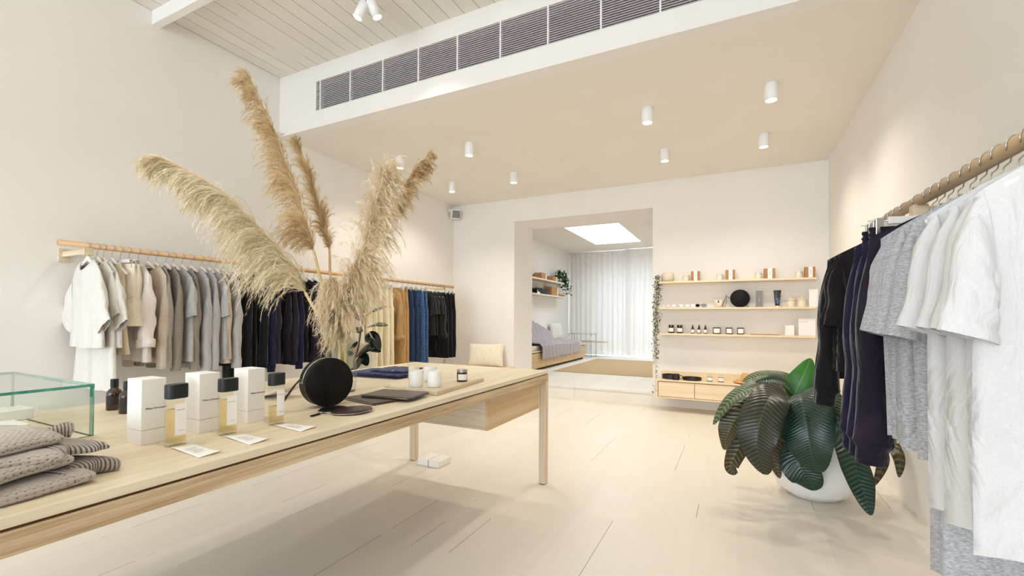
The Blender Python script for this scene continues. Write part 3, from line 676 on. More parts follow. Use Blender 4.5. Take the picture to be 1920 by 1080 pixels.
# --- folded chunky knits
def knit_mat():
    m, nt, b = newmat('chunky_grey_knit'); b.inputs['Roughness'].default_value = .9; b.inputs['Sheen Weight'].default_value = .3
    a = nt.nodes.new('ShaderNodeAttribute'); a.attribute_name = 'stitch'
    v_ = coords(nt); n = noise(nt, v_, 500, 3)
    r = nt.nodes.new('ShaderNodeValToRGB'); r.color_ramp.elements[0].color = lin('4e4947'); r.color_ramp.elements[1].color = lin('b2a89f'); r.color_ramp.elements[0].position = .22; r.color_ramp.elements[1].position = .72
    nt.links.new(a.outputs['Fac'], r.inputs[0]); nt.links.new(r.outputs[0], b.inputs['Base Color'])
    bump(nt, b, n, .4, .001); return m
KM = knit_mat()
def knit_slab(name, parent, c, lx, ly, h, rz=0, seed=0, kind='garter', sd=.0042, cell=(.0125, .0088), nu=300, nv=200, wob=.012, tilt=(0, 0)):
    """flattened folded layer; u runs round the cross-section in x, v along y"""
    rng = np.random.RandomState(seed)
    U, V = np.meshgrid(np.linspace(0, 1, nu, endpoint=False), np.linspace(-1, 1, nv))
    th = U*2*np.pi; ct, st = np.cos(th), np.sin(th)
    endf = (1-np.abs(V)**(14 if ly > .1 else 8))**.5; endf = np.maximum(endf, .05)
    X = lx*np.sign(ct)*np.abs(ct)**.45*(.93+.07*endf); Z = h*np.sign(st)*np.abs(st)**.62*endf; Y = ly*V
    ph = rng.uniform(0, 6.28, 8)
    X += wob*np.sin(V*3.1+ph[0])+wob*.5*np.sin(V*7+ph[1]); Y += wob*1.2*np.sin(X*9+ph[2])
    big = (.32*h*np.sin(V*4.4+ph[3]+X*5)+.22*h*np.sin(X*16+ph[4]+V*2))
    Z = Z+big*(.6 if True else 1)
    P = np.stack([X, Y, Z], -1)
    du = np.roll(P, -1, 1)-np.roll(P, 1, 1); dv = np.gradient(P, axis=0); N = np.cross(du, dv); N /= (np.linalg.norm(N, axis=-1, keepdims=True)+1e-9)
    if (N[:, :, 2]*np.sign(st)).mean() < 0: N = -N
    arc = np.cumsum(np.linalg.norm(np.diff(P, axis=1, append=P[:, :1]), axis=-1), axis=1)
    yy = Y
    if kind == 'garter':
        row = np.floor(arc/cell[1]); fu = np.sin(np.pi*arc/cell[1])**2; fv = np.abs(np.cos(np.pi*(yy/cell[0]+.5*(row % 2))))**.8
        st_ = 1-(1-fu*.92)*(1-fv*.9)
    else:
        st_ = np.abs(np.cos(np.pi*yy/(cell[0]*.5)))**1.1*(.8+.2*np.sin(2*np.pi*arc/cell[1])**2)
    P = P+N*(st_[..., None]*sd)
    P[:, :, 2] += tilt[0]*P[:, :, 0]+tilt[1]*P[:, :, 1]
    ca, sa = math.cos(rz), math.sin(rz)
    Q = P.copy(); Q[:, :, 0] = c[0]+ca*P[:, :, 0]-sa*P[:, :, 1]; Q[:, :, 1] = c[1]+sa*P[:, :, 0]+ca*P[:, :, 1]; Q[:, :, 2] += c[2]
    Q[:, :, 2] = np.maximum(Q[:, :, 2], .0015)
    me = bpy.data.meshes.new(name); idx = np.arange(nu*nv).reshape(nv, nu); a = idx[:-1]; b_ = idx[1:]
    f = np.stack([a, np.roll(a, -1, 1), np.roll(b_, -1, 1), b_], -1).reshape(-1, 4)
    fl_ = f.tolist()+[idx[0][::-1].tolist(), idx[-1].tolist()]
    me.from_pydata(Q.reshape(-1, 3).tolist(), [], fl_); me.polygons.foreach_set('use_smooth', [True]*len(me.polygons))
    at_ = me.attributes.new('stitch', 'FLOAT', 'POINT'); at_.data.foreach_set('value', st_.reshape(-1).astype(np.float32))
    me.materials.append(KM); me.update(); o = bpy.data.objects.new(name, me); C.objects.link(o); o.parent = parent; return o
kx, ky = -1.425, .285
k1 = empty('folded_jumper', (kx, ky, TZ), 'chunky grey knitted jumper folded at the bottom of the pile', 'jumper', 'folded chunky grey knits')
knit_slab('knit_body', k1, (.00, -.05, .016), .180, .235, .014, R(-4), 1, wob=.016)
knit_slab('folded_front', k1, (-.005, -.045, .040), .170, .225, .013, R(3), 11, wob=.018, tilt=(.02, .04))
knit_slab('cuff', k1, (.075, .185, .018), .055, .060, .016, R(24), 6, 'rib', nu=180, nv=100)
k2 = empty('folded_jumper', (kx, ky, TZ+.054), 'chunky grey knitted jumper folded on top of the pile', 'jumper', 'folded chunky grey knits')
knit_slab('knit_body', k2, (-.012, -.045, .014), .158, .225, .014, R(-5), 2, wob=.016, tilt=(0, -.03))
knit_slab('sleeve', k2, (.0, -.06, .036), .135, .205, .012, R(8), 3, wob=.02)
knit_slab('cuff', k2, (-.11, .185, .012), .042, .055, .018, R(-18), 7, 'rib', nu=160, nv=90)
knit_slab('hem_rib', k2, (.040, .170, .004), .080, .050, .016, R(12), 8, 'rib', nu=180, nv=90)

# --- round black bag
def round_bag(loc, rz, Rr, T_, label, strap=True, lean=0):
    o = empty('round_bag', loc, label, 'bag'); o.rotation_euler = (lean, 0, rz)
    n = 64
    prof = [(0, -T_/2), (Rr*.93, -T_/2-.001), (Rr*.985, -T_/2+.003), (Rr, -T_/2+.006), (Rr*.99, -T_/2+.009), (Rr*.985, -.012), (Rr*.985, .012), (Rr*.99, T_/2-.009), (Rr, T_/2-.006), (Rr*.985, T_/2-.003), (Rr*.93, T_/2+.001), (0, T_/2)]
    rows = [[(r_*math.cos(a), y_, Rr+r_*math.sin(a)) for a in [2*PI*k/n for k in range(n)]] for r_, y_ in [(max(p[0], .001), p[1]) for p in prof]]
    MB().rings(rows).build('bag_body', M['black'], o, smooth=True, bevel=0)
    MB().tube([(Rr*.992*math.cos(a), -.004, Rr+Rr*.992*math.sin(a)) for a in [R(15+165*k/30) for k in range(31)]], .0022, 6).build('zip', M['steel'], o, smooth=True)
    MB().tube([(-Rr*.99, -.004, Rr*1.12), (-Rr*1.06, -.008, Rr*1.2), (-Rr*1.13, -.004, Rr*1.12), (-Rr*1.07, 0, Rr*1.04)], .0022, 6, closed=True).build('ring', M['steel'], o, smooth=True)
    return o
bg = round_bag((-1.505, 1.315, TZ), R(73), .099, .070, 'round black leather bag standing on the table')
st = MB()
def strap_pts(p): return p
pts = [(-.108, -.004, .118), (-.135, -.012, .095), (-.165, -.02, .058), (-.190, -.02, .020), (-.185, .01, .006)]
rows = [[(p[0], p[1]-.009, p[2]), (p[0]+.004, p[1]-.009, p[2]+.003), (p[0]+.004, p[1]+.009, p[2]+.003), (p[0], p[1]+.009, p[2])] for p in pts]
st.rings(rows, cap0=True, cap1=True).build('strap', M['black'], bg, smooth=False)
def purse(c, a, b_, rz, h, mt, label):
    o = empty('coin_purse', c, label, 'purse', 'round leather coin purses', rz)
    MB().lathe([(.001, 0), (a*.95, 0), (a, h*.25), (a, h*.5), (a*.96, h*.8), (a*.6, h), (.001, h*1.02)], 48, sy=b_/a, cap0=False, cap1=False).build('leather_body', mt, o, smooth=True)
    MB().tube([(a*1.005*math.cos(t_), b_*1.005*math.sin(t_), h*.42) for t_ in [R(120+200*k/20) for k in range(21)]], .0012, 5).build('zip', M['steel'], o)
    MB().tube([(-a, 0, h*.5), (-a-.012, -.004, h*.9), (-a-.02, .002, h*.5), (-a-.01, .006, h*.4)], .0018, 6, closed=True).build('ring', M['steel'], o, smooth=True)
    return o
p1 = purse((-1.405, 1.262, TZ), .060, .052, R(100), .010, M['black'], 'round black coin purse lying half under the plum one')
MB().box(-.125, -.078, -.006, .004, .002, .006).build('wrist_strap', M['black'], p1, bevel=.001)
p2 = purse((-1.312, 1.268, TZ+.004), .075, .058, R(105), .011, M['oxblood'], 'round plum-brown coin purse lying on the table in front of the bag'); p2.rotation_euler = (R(2), R(-2), R(60))
def clutch(c, hx, hy, rz, z, label, tilt=0):
    o = empty('leather_pouch', (*c, z), label, 'pouch', 'flat dark leather pouches', rz); o.rotation_euler = (0, tilt, rz)
    MB().rings([rounded(0, 0, hx*.985, hy*.985, .012, 0), rounded(0, 0, hx, hy, .013, .003), rounded(0, 0, hx, hy, .013, .007), rounded(0, 0, hx*.97, hy*.96, .012, .010)], cap0=True, cap1=True).build('leather_body', M['clutch'], o, smooth=False, bevel=.001)
    MB().box(-hx*.92, hx*.92, -hy-.0006, -hy+.001, .0045, .0065).build('zip', M['steel'], o)
    MB().tube([(-hx, -hy*.8, .006), (-hx-.008, -hy*.8, .009), (-hx-.012, -hy*.8+.006, .006), (-hx-.003, -hy*.8+.006, .005)], .0012, 5, closed=True).build('zip_pull', M['steel'], o)
clutch((-1.432, 1.500), .115, .075, R(-12), TZ, 'dark leather pouch lying underneath the other pouch')
clutch((-1.382, 1.592), .125, .090, R(8), TZ+.0108, 'dark leather pouch lying on top, beside the serving board')
# --- vase (glass) at the centre of the pampas
VX, VY = -1.74, 1.60
o = empty('glass_vase', (VX, VY, TZ), 'tall clear glass bottle vase holding the pampas grass', 'vase')
MB().lathe([(.001, .006), (.066, .006), (.069, .012), (.072, .08), (.070, .16), (.055, .21), (.036, .245), (.034, .262), (.038, .268), (.041, .266), (.038, .25), (.040, .243), (.060, .212), (.0755, .165), (.077, .08), (.074, .006), (.070, .0), (.001, .0)], 48, cap0=False, cap1=False).build('vase_glass', M['glass'], o, smooth=True)
# --- navy folded jeans
FAB['indigo'] = fabric('indigo_cotton', '232b5e', '1a204a', 60, lo=.2, hi=.8)
o = empty('folded_shirt', (-1.98, 2.20, TZ), 'indigo blue shirt folded flat behind the vase', 'shirt'); o.rotation_euler = (0, 0, R(8))
def drape(cx, cy, lx, ly, h, seed, nu=60, nv=40, wr=.3):
    rg = random.Random(seed); f1 = folds(rng=rg, n=5, lo=2, hi=8)
    rows = []
    for j in range(nv+1):
        v_ = -1+2*j/nv; e = max(.05, (1-abs(v_)**4))**.5; row = []
        for i in range(nu):
            a = 2*PI*i/nu; ca, sa = math.cos(a), math.sin(a)
            x = lx*math.copysign(abs(ca)**.4, ca)*(.94+.06*e+.03*fval(f1, v_*2, 1)); z = h*(1+math.copysign(abs(sa)**.6, sa)*e)*.5
            z *= 1+wr*fval(f1, x*14/lx*.12+v_*2.2, v_)*(1 if sa > 0 else 0)
            row.append((cx+x, cy+ly*v_+.02*fval(f1, x*6, 0), max(z, .0005)))
        rows.append(row)
    return MB().rings(rows, cap0=True, cap1=True)
drape(0, 0, .20, .16, .030, 4).build('shirt_body', FAB['indigo'], o, smooth=True)
drape(.06, .02, .12, .13, .016, 6, wr=.5).build('folded_sleeve', FAB['indigo'], o, smooth=True).location = (0, 0, .026)
MB().box(.09, .125, -.09, -.075, .038, .042).build('hang_tag', M['paper'], o, bevel=.001)
# --- serving board with cups
bx = empty('serving_board', (-1.46, 2.02, TZ), 'pale wooden board under the white cups', 'board')
pts = [(-1.250, 1.722), (-1.305, 2.255), (-1.700, 2.300), (-1.652, 1.815)]
lo_ = [(p[0]+1.46, p[1]-2.02, 0.001) for p in pts]; hi_ = [(p[0], p[1], .019) for p in lo_]
MB().add(lo_+hi_, [(3, 2, 1, 0), (4, 5, 6, 7), (0, 1, 5, 4), (1, 2, 6, 5), (2, 3, 7, 6), (3, 0, 4, 7)]).build('board', M['ash'], bx, bevel=.0015)
BZ = TZ+.0195
def cup(x, y, label):
    o = empty('ceramic_cup', (x, y, BZ), label, 'cup', 'white ceramic cups on the board')
    MB().lathe([(.001, 0), (.031, 0), (.0345, .004), (.035, .02), (.035, .078), (.0335, .080), (.032, .078), (.0315, .012), (.001, .009)], 40, cap0=False, cap1=False).build('cup_body', M['ceramic'], o, smooth=True)
cup(-1.432, 1.798, 'white cup at the front left of the board'); cup(-1.352, 1.842, 'white cup at the front, nearest the table edge'); cup(-1.490, 1.990, 'white cup behind the other two white cups')
def jar(name, loc, r, h, gm_, lidm, label, cat, group=None, wax=None, lab=True, lidh=.014, z0=0, rl=1.0, face=-70, sleeve=None):
    o = empty(name, loc, label, cat, group)
    MB().lathe([(r*.92, 0), (r, .003), (r, h-.004), (r*.9, h)], 32).build('jar_glass', gm_, o, smooth=True)
    if wax: MB().lathe([(r*.86, .005), (r*.86, h*.7)], 24).build('wax_fill', wax, o)
    if lidm: MB().lathe([(r*rl, h), (r*rl, h+lidh), (r*rl*.93, h+lidh+.001)], 32).build('lid', lidm, o)
    if lab: MB().rings([[((r+.0007)*math.cos(a), (r+.0007)*math.sin(a), z) for a in [R(face-55+110*k/12) for k in range(13)]] for z in (h*.18, h*.80)], closed=False).build('paper_label', M['paper'], o)
    return o
jar('amber_jar', (-1.335, 2.07, BZ), .0285, .050, M['brownglass'], mat('silver_lid', 'b9b4ae', rough=.3, metal=.9), 'small brown glass jar with a silver lid on the board', 'jar', face=-50)
jar('candle_glass', (-1.648, 2.05, BZ), .036, .092, M['glass'], None, 'clear candle tumbler at the far side of the board', 'candle', wax=M['wax'], lab=False)
# --- papers behind the perfume (leaflet beside the bag)
o = empty('leaflet', (-1.86, 1.34, TZ), 'white folded leaflet behind the round black bag', 'leaflet')
MB().grid(lambda u, v_: (-.10+.2*u, -.07+.14*v_, .003+.05*u*u), 8, 2).build('paper', M['paper'], o, smooth=True, solid=.0008)

# ================================================================ pampas grass
def ribbon_mesh(name, tris_v, tris_f, mt, parent, tones=None):
    me = bpy.data.meshes.new(name); me.from_pydata(tris_v, [], tris_f); me.materials.append(mt); me.update()
    if tones: q = me.attributes.new('tone', 'FLOAT', 'POINT'); q.data.foreach_set('value', tones)
    o = bpy.data.objects.new(name, me); C.objects.link(o); o.parent = parent; return o
def pampas_mat(name, a, b_):
    m, nt, bs = newmat(name); bs.inputs['Roughness'].default_value = .7; bs.inputs['Specular IOR Level'].default_value = .25
    at_ = nt.nodes.new('ShaderNodeAttribute'); at_.attribute_name = 'tone'
    nt.links.new(ramp(nt, at_.outputs['Fac'], lin(a), lin(b_), .05, .95), bs.inputs['Base Color'])
    tr_ = nt.nodes.new('ShaderNodeBsdfTranslucent'); tr_.inputs[0].default_value = lin(b_)
    mx = nt.nodes.new('ShaderNodeMixShader'); mx.inputs[0].default_value = .2
    out = nt.nodes['Material Output']; nt.links.new(bs.outputs[0], mx.inputs[1]); nt.links.new(tr_.outputs[0], mx.inputs[2]); nt.links.new(mx.outputs[0], out.inputs[0]); return m
PM = [pampas_mat('pampas_cream', 'c8b082', 'f9efd8'), pampas_mat('pampas_golden', 'b08a56', 'f0dbb2'), pampas_mat('pampas_blond', 'c6aa7e', 'f8ebd2')]
STEM = mat('dry_stem', 'dcc893', 'c8b179', rough=.5, scale=20, stretch=(1, 1, .1))
def spline(ps, n):
    out = []; N = len(ps)
    for i in range(n+1):
        t_ = i/n*(N-1); k = min(int(t_), N-2); f = t_-k
        p0, p1, p2, p3 = ps[max(k-1, 0)], ps[k], ps[k+1], ps[min(k+2, N-1)]
        out.append(.5*((2*p1)+(p2-p0)*f+(2*p0-5*p1+4*p2-p3)*f*f+(3*p1-p0-3*p2+p3)*f**3))
    return out
def plume(label, axis, stem, side, lenmax, droop, mt, seed, nb=330, hairs=34, spread=.55, width=.0011, sidew=.8, prof=None, hl=.03):
    rng = random.Random(seed)
    ax = spline([Vector(p) for p in axis], 60); L = len(ax)-1
    o = empty('pampas_stalk', tuple(stem[-1]), label, 'pampas grass', 'pampas grass stalks in the vase')
    base = Vector(stem[-1]); sd = Vector(side)
    V = []; Fc = []; TN = []; tone = [.5]
    def blade(p0, p1, w_, w1=0):
        d = p1-p0; s = d.cross(Vector((rng.gauss(0, 1), rng.gauss(0, 1), rng.gauss(0, 1))))
        if s.length < 1e-9: return
        s.normalize(); k = len(V)
        if w1: V.extend([tuple(p0-s*w_), tuple(p0+s*w_), tuple(p1+s*w1), tuple(p1-s*w1)]); Fc.append((k, k+1, k+2, k+3))
        else: V.extend([tuple(p0-s*w_), tuple(p0+s*w_), tuple(p1)]); Fc.append((k, k+1, k+2))
        TN.extend([max(0, min(1, tone[0]+rng.gauss(0, .08)))]*(4 if w1 else 3))
    ncl = max(12, nb//6); cl = [(rng.random(), Vector((rng.gauss(0, 1), rng.gauss(0, 1), rng.gauss(0, 1))), rng.uniform(.7, 1.2), rng.uniform(.2, 1), rng.uniform(.2, 1)) for _ in range(ncl)]
    for b_ in range(nb):
        ci = cl[b_ % ncl]; t_ = min(.999, max(0, ci[0]+rng.gauss(0, .012))); tone[0] = ci[3]+rng.gauss(0, .12)
        i = int(t_*L*.999); p = ax[i].lerp(ax[i+1], t_*L-i)-base; tan = (ax[i+1]-ax[i]).normalized()
        rad = ci[1]+Vector((rng.gauss(0, .35), rng.gauss(0, .35), rng.gauss(0, .35))); rad -= tan*rad.dot(tan); rad.normalize()
        d = (tan*(.85+.2*rng.random())+rad*spread*rng.uniform(.2, 1)+sd*sidew*ci[4]*rng.uniform(.6, 1.2)).normalized()
        q = prof(t_) if prof else math.sin(PI*min(1, .12+.80*t_)**.9)**.6
        ln = lenmax*q*ci[2]*rng.uniform(.55, 1.05); n = 7; pts = [p]; g = droop*rng.uniform(.7, 1.3)
        dd = d.copy(); step = ln/n
        for k in range(n):
            dd = (dd+Vector((0, 0, -1))*g*(k+1)/n*.42+Vector((rng.gauss(0, .05), rng.gauss(0, .05), rng.gauss(0, .05)))).normalized(); pts.append(pts[-1]+dd*step)
        for k in range(n): blade(pts[k], pts[k+1], width*.8, width*.55)
        for h in range(hairs):
            f = rng.random()**.8*n; k = min(int(f), n-1); a = pts[k].lerp(pts[k+1], f-k); td = (pts[k+1]-pts[k]).normalized()
            hd = (td+Vector((rng.gauss(0, .33), rng.gauss(0, .33), rng.gauss(0, .33)-.08))).normalized()
            blade(a, a+hd*hl*rng.uniform(.5, 1.1), width*.75)
    ribbon_mesh('plume', V, Fc, mt, o, TN)
    sp = spline([Vector(p) for p in stem], 24); full = [p-base for p in sp[::-1]]
    MB().tube(full, [.0098-.0035*k/len(full) for k in range(len(full))], 8).build('stem', STEM, o, smooth=True)
    MB().tube([p-base for p in ax], [.0035*(1-k/len(ax))+.0006 for k in range(len(ax))], 6).build('rachis', STEM, o, smooth=True)
    return o
def dp(lst): return [at(x, y, 'D', d) for x, y, d in lst]
VB = Vector((VX, VY, TZ+.012))
neck = [Vector((VX+.005, VY, TZ+.26)), VB]
plume('large cream pampas plume arching out to the left', dp([(572, 548, 2.16), (540, 492, 2.12), (478, 420, 2.05), (400, 348, 1.98), (300, 295, 1.92)]),
      dp([(572, 548, 2.16), (598, 592, 2.17)])+[Vector((VX-.012, VY, TZ+.25)), VB+Vector((.02, 0, 0))], (-.35, -.25, -.55), .27, 1.35, PM[0], 1, nb=1050, hairs=36, prof=lambda t_: (1.25-.80*t_)*min(1, .6+t_*6))
plume('tallest golden pampas plume standing upright', dp([(588, 470, 2.2), (574, 420, 2.2), (545, 330, 2.2), (510, 240, 2.2), (468, 150, 2.2)]),
      dp([(588, 470, 2.2), (606, 540, 2.2)])+[Vector((VX+.0, VY+.01, TZ+.25)), VB+Vector((.0, .02, 0))], (-.5, -.2, -.25), .19, 1.05, PM[1], 2, nb=800, hairs=34, prof=lambda t_: (1.1-.55*t_)*min(1, .6+t_*6))
plume('thin golden pampas plume behind the tallest one', dp([(618, 470, 2.45), (604, 420, 2.45), (583, 350, 2.45), (552, 268, 2.45)]),
      dp([(618, 470, 2.45), (622, 540, 2.35)])+[Vector((VX+.01, VY+.015, TZ+.26)), VB+Vector((.02, .02, 0))], (.45, 0, -.1), 0.13, .7, PM[1], 3, nb=380, hairs=34, spread=.3)
plume('full cream pampas plume hanging down to the right over the vase', dp([(640, 600, 2.08), (655, 540, 2.05), (680, 470, 2.05), (702, 395, 2.07), (724, 318, 2.1)]),
      dp([(640, 600, 2.08), (642, 625, 2.1)])+[Vector((VX+.015, VY-.01, TZ+.255)), VB+Vector((.01, -.02, 0))], (.45, -.3, -.6), .25, 1.35, PM[2], 4, nb=1050, hairs=36, spread=.58, prof=lambda t_: (1.1-.6*t_))
plume('small golden pampas plume at the far right of the bunch', dp([(728, 410, 2.35), (745, 375, 2.35), (772, 330, 2.35), (801, 292, 2.35)]),
      dp([(728, 410, 2.35), (690, 500, 2.3)])+[Vector((VX+.02, VY+.01, TZ+.26)), VB+Vector((-.02, .01, 0))], (.3, -.1, -.5), .12, 1.0, PM[1], 5, nb=380, hairs=34, spread=.4)
plume('short cream pampas plume hanging low around the vase neck', dp([(652, 640, 2.12), (640, 600, 2.10), (625, 560, 2.05), (622, 530, 2.0)]),
      [at(652, 640, 'D', 2.12), Vector((VX+.012, VY, TZ+.26)), VB], (.1, -.3, -1.1), .19, 1.9, PM[2], 6, nb=520, hairs=36, spread=.42, prof=lambda t_: .8)

# ================================================================ leaves
def leafmat(name, a, b_, rough=.28, vein=None):
    m, nt, bs = newmat(name); bs.inputs['Roughness'].default_value = rough; bs.inputs['Specular IOR Level'].default_value = .5
    c = ramp(nt, noise(nt, coords(nt), 14, 3), lin(a), lin(b_), .3, .7)
    if vein:
        at_ = nt.nodes.new('ShaderNodeAttribute'); at_.attribute_name = 'rib'
        f_ = ramp(nt, at_.outputs['Fac'], (0, 0, 0, 1), (1, 1, 1, 1), .55, 1.0)
        mx = nt.nodes.new('ShaderNodeMixRGB'); nt.links.new(f_, mx.inputs[0]); nt.links.new(c, mx.inputs[1]); mx.inputs[2].default_value = lin(vein); c = mx.outputs[0]
    nt.links.new(c, bs.inputs['Base Color']); return m
def leaf_mesh(mb, spine, width, up, n=26, m_=14, fold=.25, ribs=0, ribamp=.0015, prof=None, wave=0, seed=0, slant=.5):
    rng = random.Random(seed); sp = spline([Vector(p) for p in spine], n); up = Vector(up); ph = rng.uniform(0, 6)
    rows = []; at_ = mb.__dict__.setdefault('attr', [])
    Ltot = sum((sp[i+1]-sp[i]).length for i in range(n))
    for i, p in enumerate(sp):
        t_ = i/n; tan = (sp[min(i+1, n)]-sp[max(i-1, 0)]).normalized()
        s = tan.cross(up); s = s.normalized() if s.length > 1e-5 else Vector((1, 0, 0)); nn = s.cross(tan).normalized()
        w_ = width*.5*(prof(t_) if prof else max(0.02, math.sin(PI*(t_**.8*.97+.02)))**.75)
        row = []
        for k in range(m_+1):
            c = -1+2*k/m_; a = abs(c)
            rb = 0
            q_ = math.sin(2*PI*ribs*(t_-slant*a*w_/Ltot*1.2)) if ribs else 0
            if ribs: rb = ribamp*q_*min(1, a*5)*(1-a**4)
            at_.append(.5+.5*q_*(1-a**6) if a > .06 else 1.0)
            z = fold*a*w_-.22*w_*a*a + rb + wave*w_*a*a*math.sin(9*t_+ph+(1.3 if c > 0 else 0))
            row.append(tuple(p+s*(c*w_)+nn*z))
        rows.append(row)
    mb.rings(rows, closed=False)
# --- big plant by the right wall
PX, PY = .45, 3.55
o = empty('potted_plant', (PX, PY, 0), 'large dark-leaved plant in a round white pot on the floor', 'plant')
MB().lathe([(.10, 0), (.14, .004), (.21, .055), (.248, .14), (.258, .21), (.245, .29), (.21, .36), (.175, .40), (.165, .40), (.19, .355), (.215, .29), (.20, .2), (.001, .2)], 56, cap1=False).build('pot', mat('matt_white_pot', 'f1efec', rough=.55), o, smooth=True)
MB().lathe([(.001, .355), (.19, .352)], 32, cap0=False, cap1=False).build('soil', mat('potting_soil', '33271e', '1f1712', rough=1, scale=60), o)
LD = leafmat('dark_leaf', '13231a', '26241a', .32, '4c4a30'); LB = leafmat('brown_leaf', '3a3318', '1e2013', .34, '6a5c33'); LG = leafmat('bright_leaf', '2e6d1c', '3c8424', .35, '7fae50'); LS = leafmat('olive_leaf', '4a5836', '304226', .34, '7c8a5e')
LGR = leafmat('dark_green_leaf', '12301f', '0c241c', .3, '2f5644')
crown = Vector((PX, PY, .46))
def ribattr(ob, mb):
    q = ob.data.attributes.new('rib', 'FLOAT', 'POINT'); q.data.foreach_set('value', mb.attr)
def big(pts, width, mt, up=(0, -1, .6), ribs=26, fold=.22, stem=True, wave=.12, seed=0, prof=None, amp=.0018):
    P3 = [at(x, y, 'D', d) for x, y, d in pts]
    pl_ = [p-Vector((PX, PY, 0)) for p in P3]
    mb = MB(); leaf_mesh(mb, pl_, width, up, n=220, m_=30, fold=fold, ribs=ribs, ribamp=amp, wave=wave, seed=seed, prof=prof)
    lf = mb.build('leaf', mt, o, smooth=True); ribattr(lf, mb)
    if stem:
        c0 = Vector((random.uniform(-.06, .06), random.uniform(-.06, .06), .34)); a = pl_[0]; mid = (c0+a)/2+Vector((0, 0, .05)); 
        MB().tube(spline([c0, mid, a], 10), .005, 6).build('petiole', LGR, lf, smooth=True)
wide = lambda t_: max(.03, math.sin(PI*min(1, (t_*.96+.04))**.85))**.55
U0 = (-.35, -1, .35)
big([(1478, 745, 2.78), (1446, 743, 2.66), (1425, 790, 2.58), (1420, 840, 2.56), (1435, 890, 2.6)], .235, LD, U0, 30, seed=1, prof=wide)
big([(1500, 738, 2.78), (1502, 750, 2.66), (1512, 800, 2.56), (1520, 845, 2.54), (1528, 886, 2.58)], .275, LGR, U0, 34, seed=2, prof=wide)
big([(1512, 795, 2.85), (1500, 835, 2.76), (1498, 870, 2.72), (1516, 900, 2.70), (1527, 920, 2.72)], .21, LGR, U0, 24, seed=3, prof=wide)
big([(1545, 770, 2.80), (1588, 830, 2.62), (1605, 880, 2.52), (1620, 925, 2.46), (1634, 966, 2.44)], .155, LGR, (.2, -1, .3), 22, seed=4)
big([(1492, 748, 2.95), (1455, 722, 2.92), (1405, 730, 2.86), (1368, 752, 2.84), (1338, 796, 2.84)], .135, LS, (-.3, -.6, 1), 26, seed=5, fold=.35)
big([(1496, 742, 3.05), (1470, 712, 3.10), (1430, 705, 3.15), (1392, 716, 3.2)], .15, LS, (0, -.6, 1), 22, seed=6, fold=.3)
big([(1490, 742, 2.95), (1478, 722, 2.90), (1450, 712, 2.86), (1418, 716, 2.84)], .10, LGR, (0, -.8, 1), 22, seed=16, fold=.3)
big([(1486, 748, 3.0), (1496, 725, 3.0), (1508, 700, 3.0), (1520, 672, 3.02)], .16, LG, (-.3, -1, -.2), 0, seed=7, fold=.1, wave=.05)
big([(1462, 765, 2.9), (1405, 760, 2.84), (1376, 792, 2.82), (1362, 820, 2.82), (1357, 843, 2.84)], .15, LB, U0, 22, seed=8, wave=.3)
big([(1450, 780, 2.9), (1402, 800, 2.88), (1385, 840, 2.86), (1370, 875, 2.86), (1382, 888, 2.84)], .13, LB, U0, 18, seed=9, wave=.3)
big([(1465, 770, 2.9), (1455, 815, 2.86), (1452, 860, 2.84), (1462, 897, 2.84)], .10, LB, U0, 18, seed=10)
big([(1482, 760, 2.88), (1468, 790, 2.84), (1460, 830, 2.84), (1452, 868, 2.86)], .14, LD, U0, 18, seed=11)
big([(1530, 770, 2.9), (1552, 800, 2.85), (1558, 840, 2.84), (1556, 874, 2.86)], .20, LD, U0, 18, seed=12, prof=wide)
big([(1440, 765, 3.0), (1420, 772, 2.98), (1400, 778, 2.98), (1386, 800, 2.98)], .17, LD, U0, 18, seed=13)
big([(1560, 770, 2.9), (1620, 810, 2.95), (1655, 860, 2.98), (1638, 912, 2.98)], .09, LB, U0, 14, seed=14, wave=.3)
big([(1570, 750, 3.1), (1636, 790, 3.0), (1682, 850, 2.75), (1686, 895, 2.7)], .08, LB, U0, 14, seed=15, wave=.3)
big([(1520, 745, 2.95), (1545, 740, 2.9), (1565, 770, 2.86), (1572, 810, 2.86)], .15, LS, U0, 18, seed=17)
big([(1500, 755, 2.9), (1528, 752, 2.82), (1545, 790, 2.76), (1552, 830, 2.76)], .16, LGR, U0, 20, seed=18)
